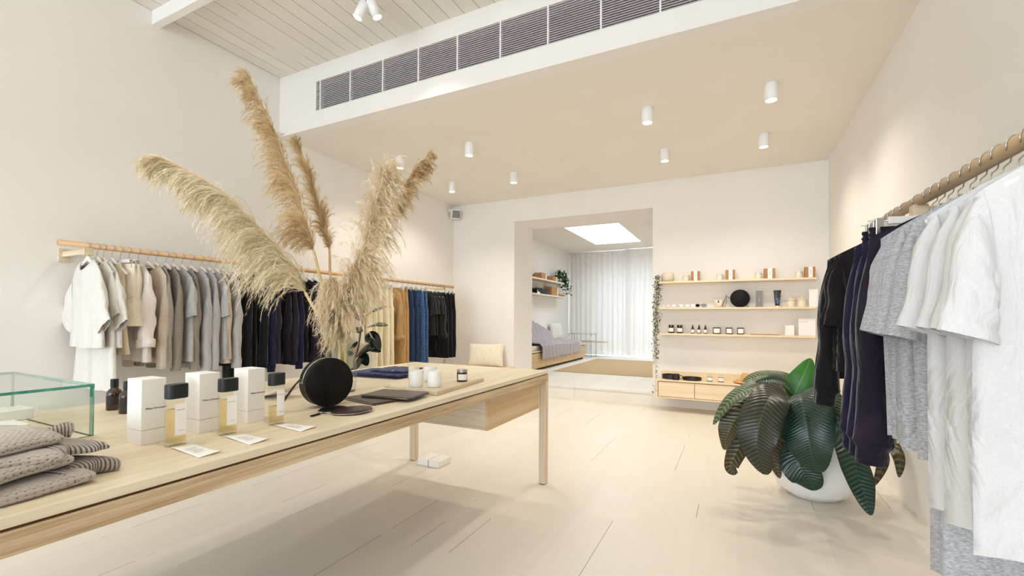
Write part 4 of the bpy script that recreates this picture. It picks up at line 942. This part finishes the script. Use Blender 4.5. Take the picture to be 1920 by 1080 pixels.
# --- rubber plant behind the table
RPX, RPY = -3.32, 3.38
o = empty('rubber_plant', (RPX, RPY, 0), 'rubber plant with dark glossy leaves between the table and the left rail', 'plant')
MB().lathe([(.13, 0), (.15, .01), (.17, .30), (.16, .31), (.15, .28), (.001, .27)], 40, cap1=False).build('pot', mat('stone_pot', 'cfc8be', rough=.7), o, smooth=True)
def lo3(x, y, dd=0): return at(x, y, 'Y', RPY+dd)-Vector((RPX, RPY, 0))
stm = [Vector((0, 0, .27)), lo3(664, 690), lo3(672, 650), lo3(678, 610), lo3(684, 575)]
MB().tube(spline(stm, 20), .009, 8).build('trunk', mat('reddish_stem', '7a4a32', '5c3626', rough=.6, scale=30), o, smooth=True)
LR = leafmat('rubber_leaf', '10201a', '1d1714', .15); LR2 = leafmat('rubber_leaf_green', '2c4028', '1f2f1e', .2)
for pts, w_, mt_, up_ in [([(685, 592), (700, 582), (725, 575)], .11, LR2, (0, -.7, 1)), ([(684, 616), (705, 608), (727, 611)], .10, LR2, (0, -.5, 1)), ([(684, 632), (700, 634), (713, 657)], .13, LR, (.4, -1, .3)),
                          ([(672, 662), (690, 650), (714, 660)], .12, LR, (0, -.8, .9)), ([(668, 668), (685, 658), (705, 652)], .09, LR2, (0, -.7, .8)), ([(664, 690), (680, 672), (690, 685)], .13, LR, (0, -1, .5)),
                          ([(670, 640), (662, 650), (656, 655)], .06, LR, (0, -1, .5)), ([(680, 600), (668, 590), (650, 592)], .10, LR, (0, -.7, 1)), ([(680, 622), (664, 618), (648, 628)], .10, LR, (0, -.7, 1)),
                          ([(684, 575), (690, 560), (700, 545)], .08, LR2, (-1, -.5, .3)), ([(666, 690), (655, 700), (640, 712)], .12, LR, (0, -.7, 1)), ([(664, 664), (652, 662), (655, 664)], .10, LR2, (0, -.7, 1))]:
    mb = MB(); leaf_mesh(mb, [lo3(x, y, -.04*i) for i, (x, y) in enumerate(pts)], w_, up_, n=16, m_=8, fold=.2); mb.build('leaf', mt_, o, smooth=True)

# ================================================================ shelves on the back wall
SHX0, SHX1 = -.893, .80
shz = [1.630, 1.297, .968]
for k, (z, lb) in enumerate(zip(shz, ['top', 'middle', 'lowest'])):
    o = empty('wall_shelf', ((SHX0+SHX1)/2, D, z), f'{lb} long pale wooden shelf right of the opening', 'shelf', 'pale shelves on the back wall')
    MB().box(SHX0-(SHX0+SHX1)/2, SHX1-(SHX0+SHX1)/2, -.20, 0, -.022, 0).build('shelf_board', M['shelfw'], o, bevel=.0015)
SY = 6.12
glassw = M['glass']
gj = mat('candle_glass_wall', 'e8e6da', rough=.12)
def shelf_jar(x, z, lb, r=.040, h=.075):
    o = empty('candle_jar', (x, SY, z), lb, 'candle', 'candle jars on the top shelf')
    MB().lathe([(r*.95, 0), (r, .003), (r, h*.8), (r*.8, h*.84), (r*.8, h*.9), (r*.93, h*.91), (r*.93, h), (r*.6, h+.004)], 28).build('jar_glass', gj, o, smooth=False)
    MB().rings([[((r+.001)*math.cos(a), (r+.001)*math.sin(a), q) for a in [R(-145+110*k/10) for k in range(11)]] for q in (h*.2, h*.62)], closed=False).build('paper_label', M['wax'], o)
def kraft(x0, x1, z, lb, h=.122):
    o = empty('kraft_box', ((x0+x1)/2, SY, z), lb, 'box', 'brown card boxes on the top shelf'); w_ = (x1-x0)/2
    MB().box(-w_, w_, -.045, .045, 0, h).build('card_box', M['kraft'], o, bevel=.001)
    MB().box(-w_*.33, w_*.5, -.0465, .0465, -.0, h+.001).build('paper_band', M['paper'], o)
    MB().box(w_*.02, w_*.12, -.0472, -.0466, h*.35, h*.7).build('printed_mark', M['lightink'], o)
pos = ['leftmost', 'second from the left', 'third from the left', 'fourth from the left']
for k, (a, b_, c) in enumerate([(-.575, -.514, -.414), (-.186, -.120, -.016), (.235, .292, .406), (.645, .700, .800)]):
    shelf_jar(a, shz[0], f'glass candle jar on the top shelf, {pos[k]} of the jars'); kraft(b_, c, shz[0], f'brown box with white band on the top shelf, {pos[k]}')
o = empty('round_vase', (-.80, SY, shz[0]), 'round cream stoneware vase at the left end of the top shelf', 'vase')
MB().lathe([(.045, 0), (.07, .012), (.078, .05), (.076, .09), (.055, .122), (.03, .130), (.028, .124), (.05, .11), (.001, .1)], 40, cap1=False).build('vase_body', mat('cream_stoneware', 'e6d9c6', 'dccdb8', rough=.6), o, smooth=True)
# middle shelf
def sunglasses(x, mtf, mtl, lb, w_=.066):
    o = empty('sunglasses', (x, SY-.02, shz[1]), lb, 'sunglasses', 'sunglasses on the middle shelf')
    for s in (-1, 1):
        cxx = s*w_*.52
        ring_ = [(cxx+.027*math.cos(a)*(1.08 if math.sin(a) > 0 else .92), 0, .024+.020*math.sin(a)) for a in [2*PI*k/24 for k in range(24)]]
        MB().tube(ring_, .0028, 6, closed=True).build('lens_rim', mtf, o, smooth=True)
        MB().add([(p[0], .0, p[2]) for p in ring_]+[(p[0], .0012, p[2]) for p in ring_], [tuple(range(24)), tuple(range(47, 23, -1))]).build('lens', mtl, o)
        MB().tube([(s*w_*1.0, 0, .034), (s*w_*1.02, .05, .030), (s*w_*.98, .10, .006)], .002, 6).build('temple', mtf, o)
    MB().tube([(-.010, 0, .030), (0, -.002, .033), (.010, 0, .030)], .0025, 6).build('bridge', mtf, o)
fb = mat('rose_acetate', 'c6a79a', rough=.2); fg = mat('clear_sage_acetate', 'b9c6bf', rough=.15); fc = mat('cream_acetate', 'e4d8c6', rough=.2); fp = mat('dark_violet_acetate', '37304a', rough=.2)
lt = mat('pale_tinted_lens', 'd8cfc4', rough=.1, spec=.8); lg_ = mat('pale_grey_lens', 'd0d6d3', rough=.1); ld = mat('dark_violet_lens', '4a4160', rough=.1)
sunglasses(-.755, fb, lt, 'pale rose sunglasses, leftmost on the middle shelf', .070); sunglasses(-.590, fg, lg_, 'clear grey-green sunglasses on the middle shelf', .070)
sunglasses(-.465, fc, lt, 'cream sunglasses half behind the dark pair', .05); sunglasses(-.40, fp, ld, 'dark violet sunglasses on the middle shelf', .066)
o = empty('stoneware_cup', (-.198, SY, shz[1]), 'cream handleless cup with a small mark on the middle shelf', 'cup')
MB().lathe([(.030, 0), (.042, .012), (.050, .045), (.047, .092), (.043, .092), (.044, .05), (.001, .02)], 36, cap1=False).build('cup_body', mat('cream_glaze', 'ece2cf', rough=.35), o, smooth=True)
MB().box(-.007, .007, -.0515, -.0485, .055, .085).build('printed_mark', M['ink'], o)
rb = round_bag((.038, SY, shz[1]), 0, .107, .06, 'round black leather bag on the middle shelf')
MB().tube([(-.118, -.004, .112), (-.15, -.01, .15), (-.175, -.02, .07), (-.190, -.02, .012), (-.165, -.02, .004), (-.150, -.02, .05), (-.147, -.015, .14)], .003, 6).build('wrist_strap', M['black'], rb, smooth=True)
o = empty('grey_carton', (.243, SY, shz[1]), 'tall slim grey carton on the middle shelf', 'box')
MB().box(-.033, .033, -.03, .03, 0, .195).build('card_box', mat('grey_card', '84837f', rough=.6), o, bevel=.001); MB().box(-.004, .006, -.0312, -.030, .07, .105).build('printed_mark', M['lightink'], o)
o = empty('cream_tube', (.430, SY, shz[1]), 'dark blue-black squeeze tube standing on its cap, middle shelf', 'tube')
MB().rings([[(( .022+.018*t_)*math.cos(a), (.020*(1-t_)+.002)*math.sin(a), .016+.182*t_) for a in [2*PI*k/28 for k in range(28)]] for t_ in [k/8 for k in range(9)]], cap0=True, cap1=True).build('tube_body', mat('tube_black', '22222c', rough=.3), o, smooth=True)
MB().rings([[(( .0225+.017*t_)*math.cos(a), -.0006+(.0205*(1-t_)+.002)*math.sin(a), .016+.182*t_) for a in [R(-140+100*k/12) for k in range(13)]] for t_ in (.15, .45, .75)], closed=False).build('printed_pattern', mat('tube_print', '20202a', '6d7fa8', rough=.4, scale=70, lo=.48, hi=.56), o, smooth=True)
MB().lathe([(.021, 0), (.022, .002), (.022, .016)], 28).build('cap', M['wax'], o)
def lidded(x, r, h, lb):
    o = empty('ceramic_candle', (x, SY, shz[1]), lb, 'candle', 'cream lidded candles on the middle shelf')
    MB().lathe([(r*.96, 0), (r, .004), (r, h), (r*.9, h+.004)], 32).build('jar_body', mat('cream_wax_jar', 'e9dfc6', rough=.4), o, smooth=False)
    MB().lathe([(r*1.04, h+.004), (r*1.04, h+.012), (r*.8, h+.022), (.012, h+.027), (.009, h+.036), (.012, h+.044), (.006, h+.050), (.001, h+.051)], 32, cap1=False).build('lid', mat('cream_lid', 'e3d5b6', rough=.45), o, smooth=True)
lidded(.565, .042, .072, 'cream lidded candle on the middle shelf, the narrower one'); lidded(.705 if False else .672, .046, .076, 'cream lidded candle on the middle shelf, the wider one')
o = empty('cream_box', (.775, SY, shz[1]), 'tall cream card box at the right end of the middle shelf', 'box'); MB().box(-.035, .05, -.03, .03, 0, .20).build('card_box', M['paper'], o, bevel=.001)
# lowest shelf
for k, x in enumerate((-.755, -.651)):
    o = empty('pill_jar', (x, SY, shz[2]), ['brown glass jar with white label, left one on the lowest shelf', 'brown glass jar with white label, right one on the lowest shelf'][k], 'jar', 'brown jars on the lowest shelf')
    MB().lathe([(.034, 0), (.037, .004), (.037, .072), (.028, .08), (.028, .084)], 32).build('jar_glass', M['brownglass'], o, smooth=True); MB().lathe([(.033, .084), (.034, .086), (.034, .104), (.03, .106)], 32).build('lid', M['brownglass'], o)
    MB().rings([[(.0378*math.cos(a), .0378*math.sin(a), q) for a in [R(-150+120*j/12) for j in range(13)]] for q in (.018, .066)], closed=False).build('paper_label', M['paper'], o)
for k, x in enumerate((-.497, -.423, -.349)):
    o = empty('dropper_bottle', (x, SY, shz[2]), f'small brown dropper bottle on the lowest shelf, {["left", "middle", "right"][k]} of three', 'bottle', 'dropper bottles on the lowest shelf')
    MB().lathe([(.019, 0), (.021, .003), (.021, .055), (.012, .063), (.010, .068)], 28).build('bottle_glass', M['brownglass'], o, smooth=True); MB().lathe([(.013, .066), (.013, .082), (.007, .084), (.008, .098), (.005, .108), (.001, .11)], 24, cap1=False).build('dropper', M['cap'], o, smooth=True)
    MB().rings([[(.0218*math.cos(a), .0218*math.sin(a), q) for a in [R(-150+120*j/12) for j in range(13)]] for q in (.010, .050)], closed=False).build('paper_label', M['paper'], o)
for k, x in enumerate((-.219, -.081, .044)):
    o = empty('black_candle', (x, SY, shz[2]), f'candle in black glass with white label, {["left", "middle", "right"][k]} of three on the lowest shelf', 'candle', 'black candles on the lowest shelf'); r = (.044, .038, .038)[k]
    MB().lathe([(r*.95, 0), (r, .003), (r, .078), (r*.92, .08)], 32).build('jar_glass', M['cap'], o, smooth=False)
    MB().rings([[((r+.001)*math.cos(a), (r+.001)*math.sin(a), q) for a in [R(-138+105*j/12) for j in range(13)]] for q in (.012, .068)], closed=False).build('paper_label', M['paper'], o)
o = empty('incense_tray', (.30, SY-.03, shz[2]), 'thin pale wooden tray lying on the lowest shelf', 'tray'); MB().box(-.15, .15, -.03, .03, 0, .008).build('tray', M['kraft'], o, bevel=.001)
o = empty('small_card_box', (.557, SY, shz[2]), 'small white card box on the lowest shelf', 'box'); MB().box(-.04, .04, -.02, .02, 0, .115).box(-.052, -.041, -.02, .02, 0, .115).build('card_box', M['paper'], o, bevel=.001)
o = empty('card_print', (.715, SY, shz[2]), 'larger white card print with spaced lettering leaning on the lowest shelf', 'print')
MB().box(-.075, .09, -.015, 0, 0, .195).build('card', M['paper'], o, bevel=.001); text('lettering', 'P L E B', .022, (-.055, -.016, .150), (R(90), 0, 0), M['lightink'], o)
# ---- console
CX0, CX1, CY0, CY1, CZ0, CZ1 = -.893, .90, 5.83, D, .172, .398
o = empty('wall_console', (CX0, D, CZ0), 'long low pale wooden console with drawers fixed to the back wall', 'console')
def cbx(name, b, mt, bv=.0015, par=o): return box(name, (b[0]-CX0, b[1]-CX0, b[2]-D, b[3]-D, b[4]-CZ0, b[5]-CZ0), mt, par, bv)
cbx('top_board', (CX0, CX1, CY0, CY1, CZ1-.018, CZ1), M['shelfw']); cbx('bottom_board', (CX0, CX1, CY0, CY1, CZ0, CZ0+.014), M['shelfw']); cbx('back_panel', (CX0, CX1, CY1-.03, CY1-.001, CZ1, CZ1+.075), M['shelfw'])
for x in (CX0, CX1-.014): cbx('side_panel', (x, x+.014, CY0, CY1, CZ0+.014, CZ1-.018), M['shelfw'])
xs = [CX0+.018, -.452, -.010, .434, CX1-.018]
cbx('carcass', (CX0+.014, CX1-.014, CY0+.03, CY1-.001, CZ0+.014, CZ1-.018), mat('console_recess', 'a5825a', rough=.8), 0)
for k in range(4): cbx('drawer', (xs[k]+.003, xs[k+1]-.003, CY0+.006, CY0+.03, CZ0+.019, CZ1-.028), wood('drawer_grain_%d' % k, 'f1dfc1', 'e2c9a4', 'X', scale=9, dark=.7), .001)
dk = mat('dark_brown_stoneware', '2e211c', '221814', rough=.4, scale=8)
def dish(x, y, r, h, lb, name):
    o = empty(name, (x, y, CZ1), lb, 'dish'); MB().lathe([(r*.9, 0), (r, .004), (r, h), (r*.97, h), (r*.94, .008), (.001, .007)], 44, cap1=False).build('dish_body', dk, o, smooth=False); return o
dish(-.745, 6.00, .105, .050, 'dark brown round dish behind the mug on the console', 'stoneware_dish'); dish(-.492, 5.98, .110, .032, 'dark brown shallow plate on the console', 'stoneware_plate')
o = empty('stoneware_mug', (-.668, 5.885, CZ1), 'dark brown mug with a ring handle on the console', 'mug')
MB().lathe([(.038, 0), (.040, .003), (.040, .072), (.037, .072), (.036, .008), (.001, .007)], 36, cap1=False).build('mug_body', dk, o, smooth=False)
MB().tube([(.056+.018*math.cos(a), 0, .038+.018*math.sin(a)) for a in [2*PI*k/20 for k in range(20)]], .004, 8, closed=True).build('handle', dk, o, smooth=True)
for k, x in enumerate((-.292, -.168)):
    o = empty('glass_jar', (x, 5.96, CZ1), ['clear glass jar with white label, left one on the console', 'clear glass jar with white label, right one on the console'][k], 'jar', 'clear jars on the console')
    MB().lathe([(.030, 0), (.032, .004), (.032, .062), (.026, .070), (.027, .072), (.027, .088), (.024, .090)], 32).build('jar_glass', M['glass'], o, smooth=True)
    MB().lathe([(.0326, .000), (.0332, .004), (.0326, .008)], 32, cap0=False, cap1=False).build('base_ring', M['cap'], o, smooth=True)
    MB().rings([[(.0326*math.cos(a), .0326*math.sin(a), q) for a in [R(-150+125*j/12) for j in range(13)]] for q in (.009, .050)], closed=False).build('paper_label', M['paper'], o)
    MB().rings([[(.033*math.cos(a), .033*math.sin(a), q) for a in [R(-150+125*j/12) for j in range(13)]] for q in (.050, .055)], closed=False).build('label_band', M['cap'], o)
stw = mat('woven_straw', 'd79d5c', 'e8bb80', rough=.7, scale=90, bmp=.6, bscale=160, bdist=.003)
o = empty('straw_hat', (.127, 5.99, CZ1), 'woven straw hat resting on the console', 'hat')
n = 56; rows = []
for r_, z, pw in [(.165, .010, 0), (.15, .002, 0), (.10, .003, 0), (.088, .010, 0), (.084, .05, 0), (.078, .095, 0), (.068, .113, 1), (.04, .106, 1), (.001, .098, 1)]:
    rows.append([(r_*math.cos(a)*.98, r_*math.sin(a)*1.12, z-(.010*abs(math.sin(a)) if r_ > .14 else 0)*-1-(.014*math.exp(-(math.cos(a)*3)**2)*pw)) for a in [2*PI*k/n for k in range(n)]])
MB().rings(rows).build('hat_body', stw, o, smooth=True, solid=.003)
# ---- trailing vine at the left end of the shelves
vm = mat('vine_leaf', '1f3418', '3a5428', rough=.5, scale=40); vs_ = mat('vine_stem', '3e4a2c', rough=.7)
o = empty('trailing_vine', (-.905, 6.05, 1.72), 'thin trailing vine hanging down beside the shelves', 'vine')
rng = random.Random(11); V = MB(); Ls = MB()
for s in range(7):
    x, y_, z = rng.gauss(0, .012), rng.gauss(0, .012), .0; pts = []
    zend = -1.02-rng.random()*.15 if s else -1.55; dx = rng.uniform(-.01, .01)
    while z > zend:
        pts.append((x, y_, z)); z -= .03; x += rng.gauss(-.0012, .006); y_ += rng.gauss(0, .004); x = max(-.05, min(.03, x)); y_ = min(.12, y_)
        dens = 4 if z > zend*.75 else 2
        for _ in range(dens):
            if rng.random() < .8:
                a = rng.uniform(0, 6.28); l = rng.uniform(.012, .022); d = Vector((math.cos(a), math.sin(a), rng.uniform(-.8, .4))); c = Vector((x, y_, z+rng.uniform(0, .03)))+d*rng.uniform(.004, .028)
                sd = d.cross(Vector((rng.gauss(0, 1), rng.gauss(0, 1), 1))).normalized()*l*.5
                Ls.add([c, c+d*l*.5+sd, c+d*l, c+d*l*.5-sd], [(0, 1, 2, 3)])
    V.tube(pts, .0011, 4)
V.build('vine_stems', vs_, o); tag(Ls.build('leaves', vm, o), None, kind='stuff')

# ================================================================ speaker, cushion bench
o = empty('wall_speaker', (XL, 6.12, 2.90), 'small white speaker with grey grille in the upper left corner', 'speaker')
MB().box(0, .02, -.03, .03, -.02, .03).tube([(.02, 0, 0), (.07, 0, -.02)], .010, 8).build('bracket', M['white'], o)
xf = Matrix.Translation((.115, -.02, -.07)) @ Matrix.Rotation(R(50), 4, 'Z') @ Matrix.Rotation(R(12), 4, 'X')
sb = MB().box(-.075, .075, -.05, .05, -.075, .075).build('speaker_body', M['white'], o, bevel=.008, xf=xf)
MB().box(-.063, .063, -.054, -.049, -.060, .060).build('grille', mat('grey_mesh', '7d7c79', '8f8d8a', rough=.6, scale=300), o, xf=xf)
o = empty('low_bench', (-3.47, 5.93, 0), 'low pale bench behind the table in the left corner', 'bench')
MB().box(-.5, .42, -.30, .28, .36, .40).build('bench_seat', M['ashx'], o, bevel=.003)
for x in (-.48, .36):
    for y_ in (-.28, .22): MB().box(x, x+.045, y_, y_+.045, 0, .36).build('leg', M['ashz'], o, bevel=.002)
MB().box(-.5, -.46, -.30, -.26, .40, .52).build('arm_post', M['ashz'], o, bevel=.002)
def cushion(name, loc, w_, h, t_, rot, mt, label, seed, parent=None, group=None):
    o = empty(name, loc, label, 'cushion', group); o.rotation_euler = rot
    rg = random.Random(seed); f1 = folds(rg, 5, 3, 9); n = 28; mb = MB()
    for s in (-1, 1):
        def f(u, v_):
            a, b_ = 2*u-1, 2*v_-1; e = ((1-a*a)*(1-b_*b_)); pin = 1-.06*(1-abs(b_))*abs(a)**3
            x = a*w_*.5*(1-.05*(1-b_*b_)); z = b_*h*.5*(1-.06*(1-a*a)); y_ = s*(t_*.5*max(e, 0)**.38+.006*fval(f1, a*3, b_*2)*e)
            return (x, y_, z+h*.5)
        mb.grid(f, n, n)
    mb.build('cushion_cover', mt, o, smooth=True); return o
cushion('cushion', (-3.44, 5.98, .405), .56, .36, .16, (R(-14), 0, R(18)), FAB['cream'], 'cream square cushion leaning in the left corner behind the table', 5)

# ================================================================ inner room
cm_ = bpy.data.materials.new('sheer_curtain'); cm_.use_nodes = True; nt = cm_.node_tree; nt.nodes.clear()
out = nt.nodes.new('ShaderNodeOutputMaterial'); df = nt.nodes.new('ShaderNodeBsdfDiffuse'); tl = nt.nodes.new('ShaderNodeBsdfTranslucent'); df.inputs[0].default_value = lin('f1eeea'); tl.inputs[0].default_value = lin('f2f0ee')
mx = nt.nodes.new('ShaderNodeMixShader'); mx.inputs[0].default_value = .035; nt.links.new(df.outputs[0], mx.inputs[1]); nt.links.new(tl.outputs[0], mx.inputs[2]); nt.links.new(mx.outputs[0], out.inputs[0])
cw_ = mat('curtain_wool', 'f0edea', rough=.9)
def curtain(x0, x1, label, seed, yc=11.72):
    rg = random.Random(seed); o = empty('curtain', ((x0+x1)/2, yc, SF), label, 'curtain', 'white curtains in the inner room')
    ph = [rg.uniform(0, 6) for _ in range(4)]; W = x1-x0
    def f(u, v_):
        x = u*W; k = 2*PI/.135
        y_ = .035*math.sin(k*x+1.2*math.sin(x*3+ph[0])+ph[1])*(.75+.25*v_)+.018*math.sin(k*.43*x+ph[2])*(1-v_*.6)
        return (x-W/2+.012*math.sin(x*7+v_*2), y_, .035+v_*(HI-SF-.045))
    MB().grid(f, int(W/.011), 14).build('drape', cm_, o, smooth=True)
    return o
curtain(-4.105, -2.42, 'white curtain panel on the left of the inner room window', 1); curtain(-2.56, -.55, 'white curtain panel on the right of the inner room window', 2, 11.63)
# rug
o = empty('woven_rug', (-2.2, 9.13, SF), 'flat woven natural fibre rug on the inner room floor', 'rug')
rgm = mat('woven_jute', 'c4ab84', 'b0966e', rough=.95, scale=120, stretch=(.25, 1, 1), bmp=.5, bscale=260)
MB().box(-.80, .98, -1.42, 1.43, .0005, .011).build('rug_weave', rgm, o, bevel=.003)
# bench with doors
BX = -3.28
o = empty('storage_bench', (XI, 9.0, SF), 'long low plywood storage bench along the inner room wall', 'bench')
ply = wood('figured_ply', 'dfc49c', 'cba878', 'Y', scale=7, dark=.7)
def bb(name, b, mt, bv=.002): return box(name, (b[0]-XI, b[1]-XI, b[2]-9.0, b[3]-9.0, b[4]-SF, b[5]-SF), mt, o, bv)
bb('bench_top', (XI+.004, BX+.01, 7.2, 10.60, .518, .543), M['ash']); bb('carcass', (XI+.004, BX-.02, 7.22, 10.57, SF+.04, .518), M['gap'], 0)
for y0, y1 in ((7.22, 8.05), (8.06, 8.90), (8.91, 9.74), (9.75, 10.57)): bb('cabinet_front', (BX-.02, BX, y0, y1, SF+.045, .500), ply, .001)
bb('plinth', (XI+.004, BX-.06, 7.25, 10.55, SF, SF+.04), M['gap'], 0)
o = empty('seat_cushion', (-3.70, 8.9, .544), 'long cream seat cushion on the storage bench', 'cushion')
MB().rings([rounded(0, 0, .37*q, 1.52*q2, .05, z) for q, q2, z in ((.97, .99, 0), (1, 1, .02), (1, 1, .06), (.96, .985, .082))], cap0=True, cap1=True).build('cushion_cover', FAB['white'], o, smooth=False, bevel=.004)
cushion('cushion', (-3.93, 10.40, .630), .52, .42, .15, (R(-12), 0, R(80)), FAB['white'], 'white square cushion leaning on the inner room wall', 6)
cushion('cushion', (-3.86, 8.55, .630), .60, .44, .16, (R(-16), 0, R(88)), FAB['lightgrey'], 'grey cushion under the throw on the bench', 7)
thm = fabric('grey_lilac_throw', 'bdb6b8', 'a29ba0', 40)
o = empty('throw_blanket', (-3.6, 8.9, .63), 'crumpled grey throw draped over the bench and cushion', 'blanket')
rg = random.Random(5); f1 = folds(rg, 6, 4, 16); f2 = folds(rg, 5, 6, 26)
prof_ = [Vector(p) for p in ((-.36, 0, .42), (-.30, 0, .44), (-.22, 0, .20), (-.10, 0, .035), (.12, 0, .03), (.30, 0, .022), (.345, 0, -.03), (.352, 0, -.14), (.356, 0, -.26))]
ps_ = spline(prof_, 60)
def f(u, v_):
    p = ps_[min(60, int(v_*60))]; yy = -1.15+2.2*u*(.92+.16*v_)-.02
    y_ = yy+.05*fval(f1, v_*3, u*2); w1 = fval(f2, u*7, v_*1.2)
    sag = -max(0, (u-.52))*1.2*max(0, 1-v_*2.2)
    return (p.x+.022*w1+(.02 if v_ > .7 else 0), y_, p.z+.020*w1+ (sag if v_ < .45 else 0)*.55+(.05*fval(f1, u*5, 2) if v_ > .9 else 0)+.012)
MB().grid(f, 90, 60).build('blanket', thm, o, smooth=True, solid=.008)
# wall shelves of the inner room
for z, y1, lb in ((2.03, 10.60, 'upper pale shelf on the inner room wall'), (1.69, 10.75, 'lower pale shelf on the inner room wall')):
    o = empty('wall_shelf', (XI, 9.0, z), lb, 'shelf', 'pale shelves in the inner room'); MB().box(0, .26, -1.7, y1-9.0, -.03, 0).build('shelf_board', M['ash'], o, bevel=.002)
for (y0, y1, z, h, lb) in [(9.25, 9.55, 2.03, .14, 'brown box with white front on the upper inner shelf, left one'), (9.95, 10.22, 2.03, .12, 'brown box with white front on the upper inner shelf, right one'), (9.87, 10.30, 1.69, .20, 'large brown box on the lower inner shelf')]:
    o = empty('brown_box', (-3.98, (y0+y1)/2, z), lb, 'box', 'brown boxes on the inner shelves'); MB().box(-.09, .09, -(y1-y0)/2, (y1-y0)/2, 0, h).build('card_box', M['kraft'], o, bevel=.002)
    MB().box(-.06, .092, (y1-y0)/2-.05, (y1-y0)/2+.002, .01, h-.01).build('white_end', M['paper'], o)
o = empty('brown_tray', (-3.98, 10.60, 1.69), 'flat brown box at the end of the lower inner shelf', 'box'); MB().box(-.10, .10, -.24, .12, 0, .055).build('card_box', M['kraft'], o, bevel=.002)
o = empty('folded_scarf', (-3.97, 9.35, 1.69), 'black folded cloth on the lower inner shelf', 'cloth'); drape(0, 0, .11, .36, .14, 9).build('cloth', FAB['black'], o, smooth=True)
o = empty('price_card', (-3.87, 9.05, 1.69), 'small white card on the lower inner shelf', 'card'); MB().box(-.002, .002, -.08, .08, 0, .08).build('card', M['paper'], o)
o = empty('trailing_plant', (-3.97, 10.55, 2.03), 'leafy green plant trailing over the end of the upper inner shelf', 'plant')
MB().lathe([(.06, 0), (.08, .10), (.075, .105), (.07, .09), (.001, .09)], 24, cap1=False).build('pot', M['ceramic'], o, smooth=True)
rng = random.Random(4); pm = leafmat('green_foliage', '2f5a24', '1d3c18', .4); lv = MB()
for _ in range(420):
    a = rng.uniform(0, 6.28); r_ = rng.random()**.5; yy = rng.gauss(.05, .16)+.08; c = Vector((.04+.15*r_*math.cos(a), yy, .17+.12*r_*math.sin(a)-max(0, yy-.05)*.85+rng.gauss(0, .02)))
    d = Vector((rng.gauss(0, 1)+.5, rng.gauss(0, 1), rng.gauss(-.3, .7))).normalized(); s_ = d.cross(Vector((rng.gauss(0, 1), rng.gauss(0, 1), 1))).normalized(); l = rng.uniform(.05, .085)
    lv.add([c, c+d*l*.5+s_*l*.33, c+d*l, c+d*l*.5-s_*l*.33], [(0, 1, 2, 3)])
tag(lv.build('foliage', pm, o, smooth=False), None, kind='stuff')
# glass top table by the curtain
o = empty('glass_side_table', (-3.2, 11.05, SF), 'small glass-topped wooden table beyond the bench', 'table')
MB().box(-.50, .30, -.2, .2, .375, .40).build('table_shelf', M['ashx'], o, bevel=.002)
MB().box(-.62, .02, -.22, .22, .58, .588).build('glass_top', [M['greenedge']], o)
for x in (-.60, -.02):
    for y_ in (-.2, .2): MB().tube([(x, y_, 0), (x, y_, .58)], .008, 8).build('leg', M['steel'], o, smooth=True)
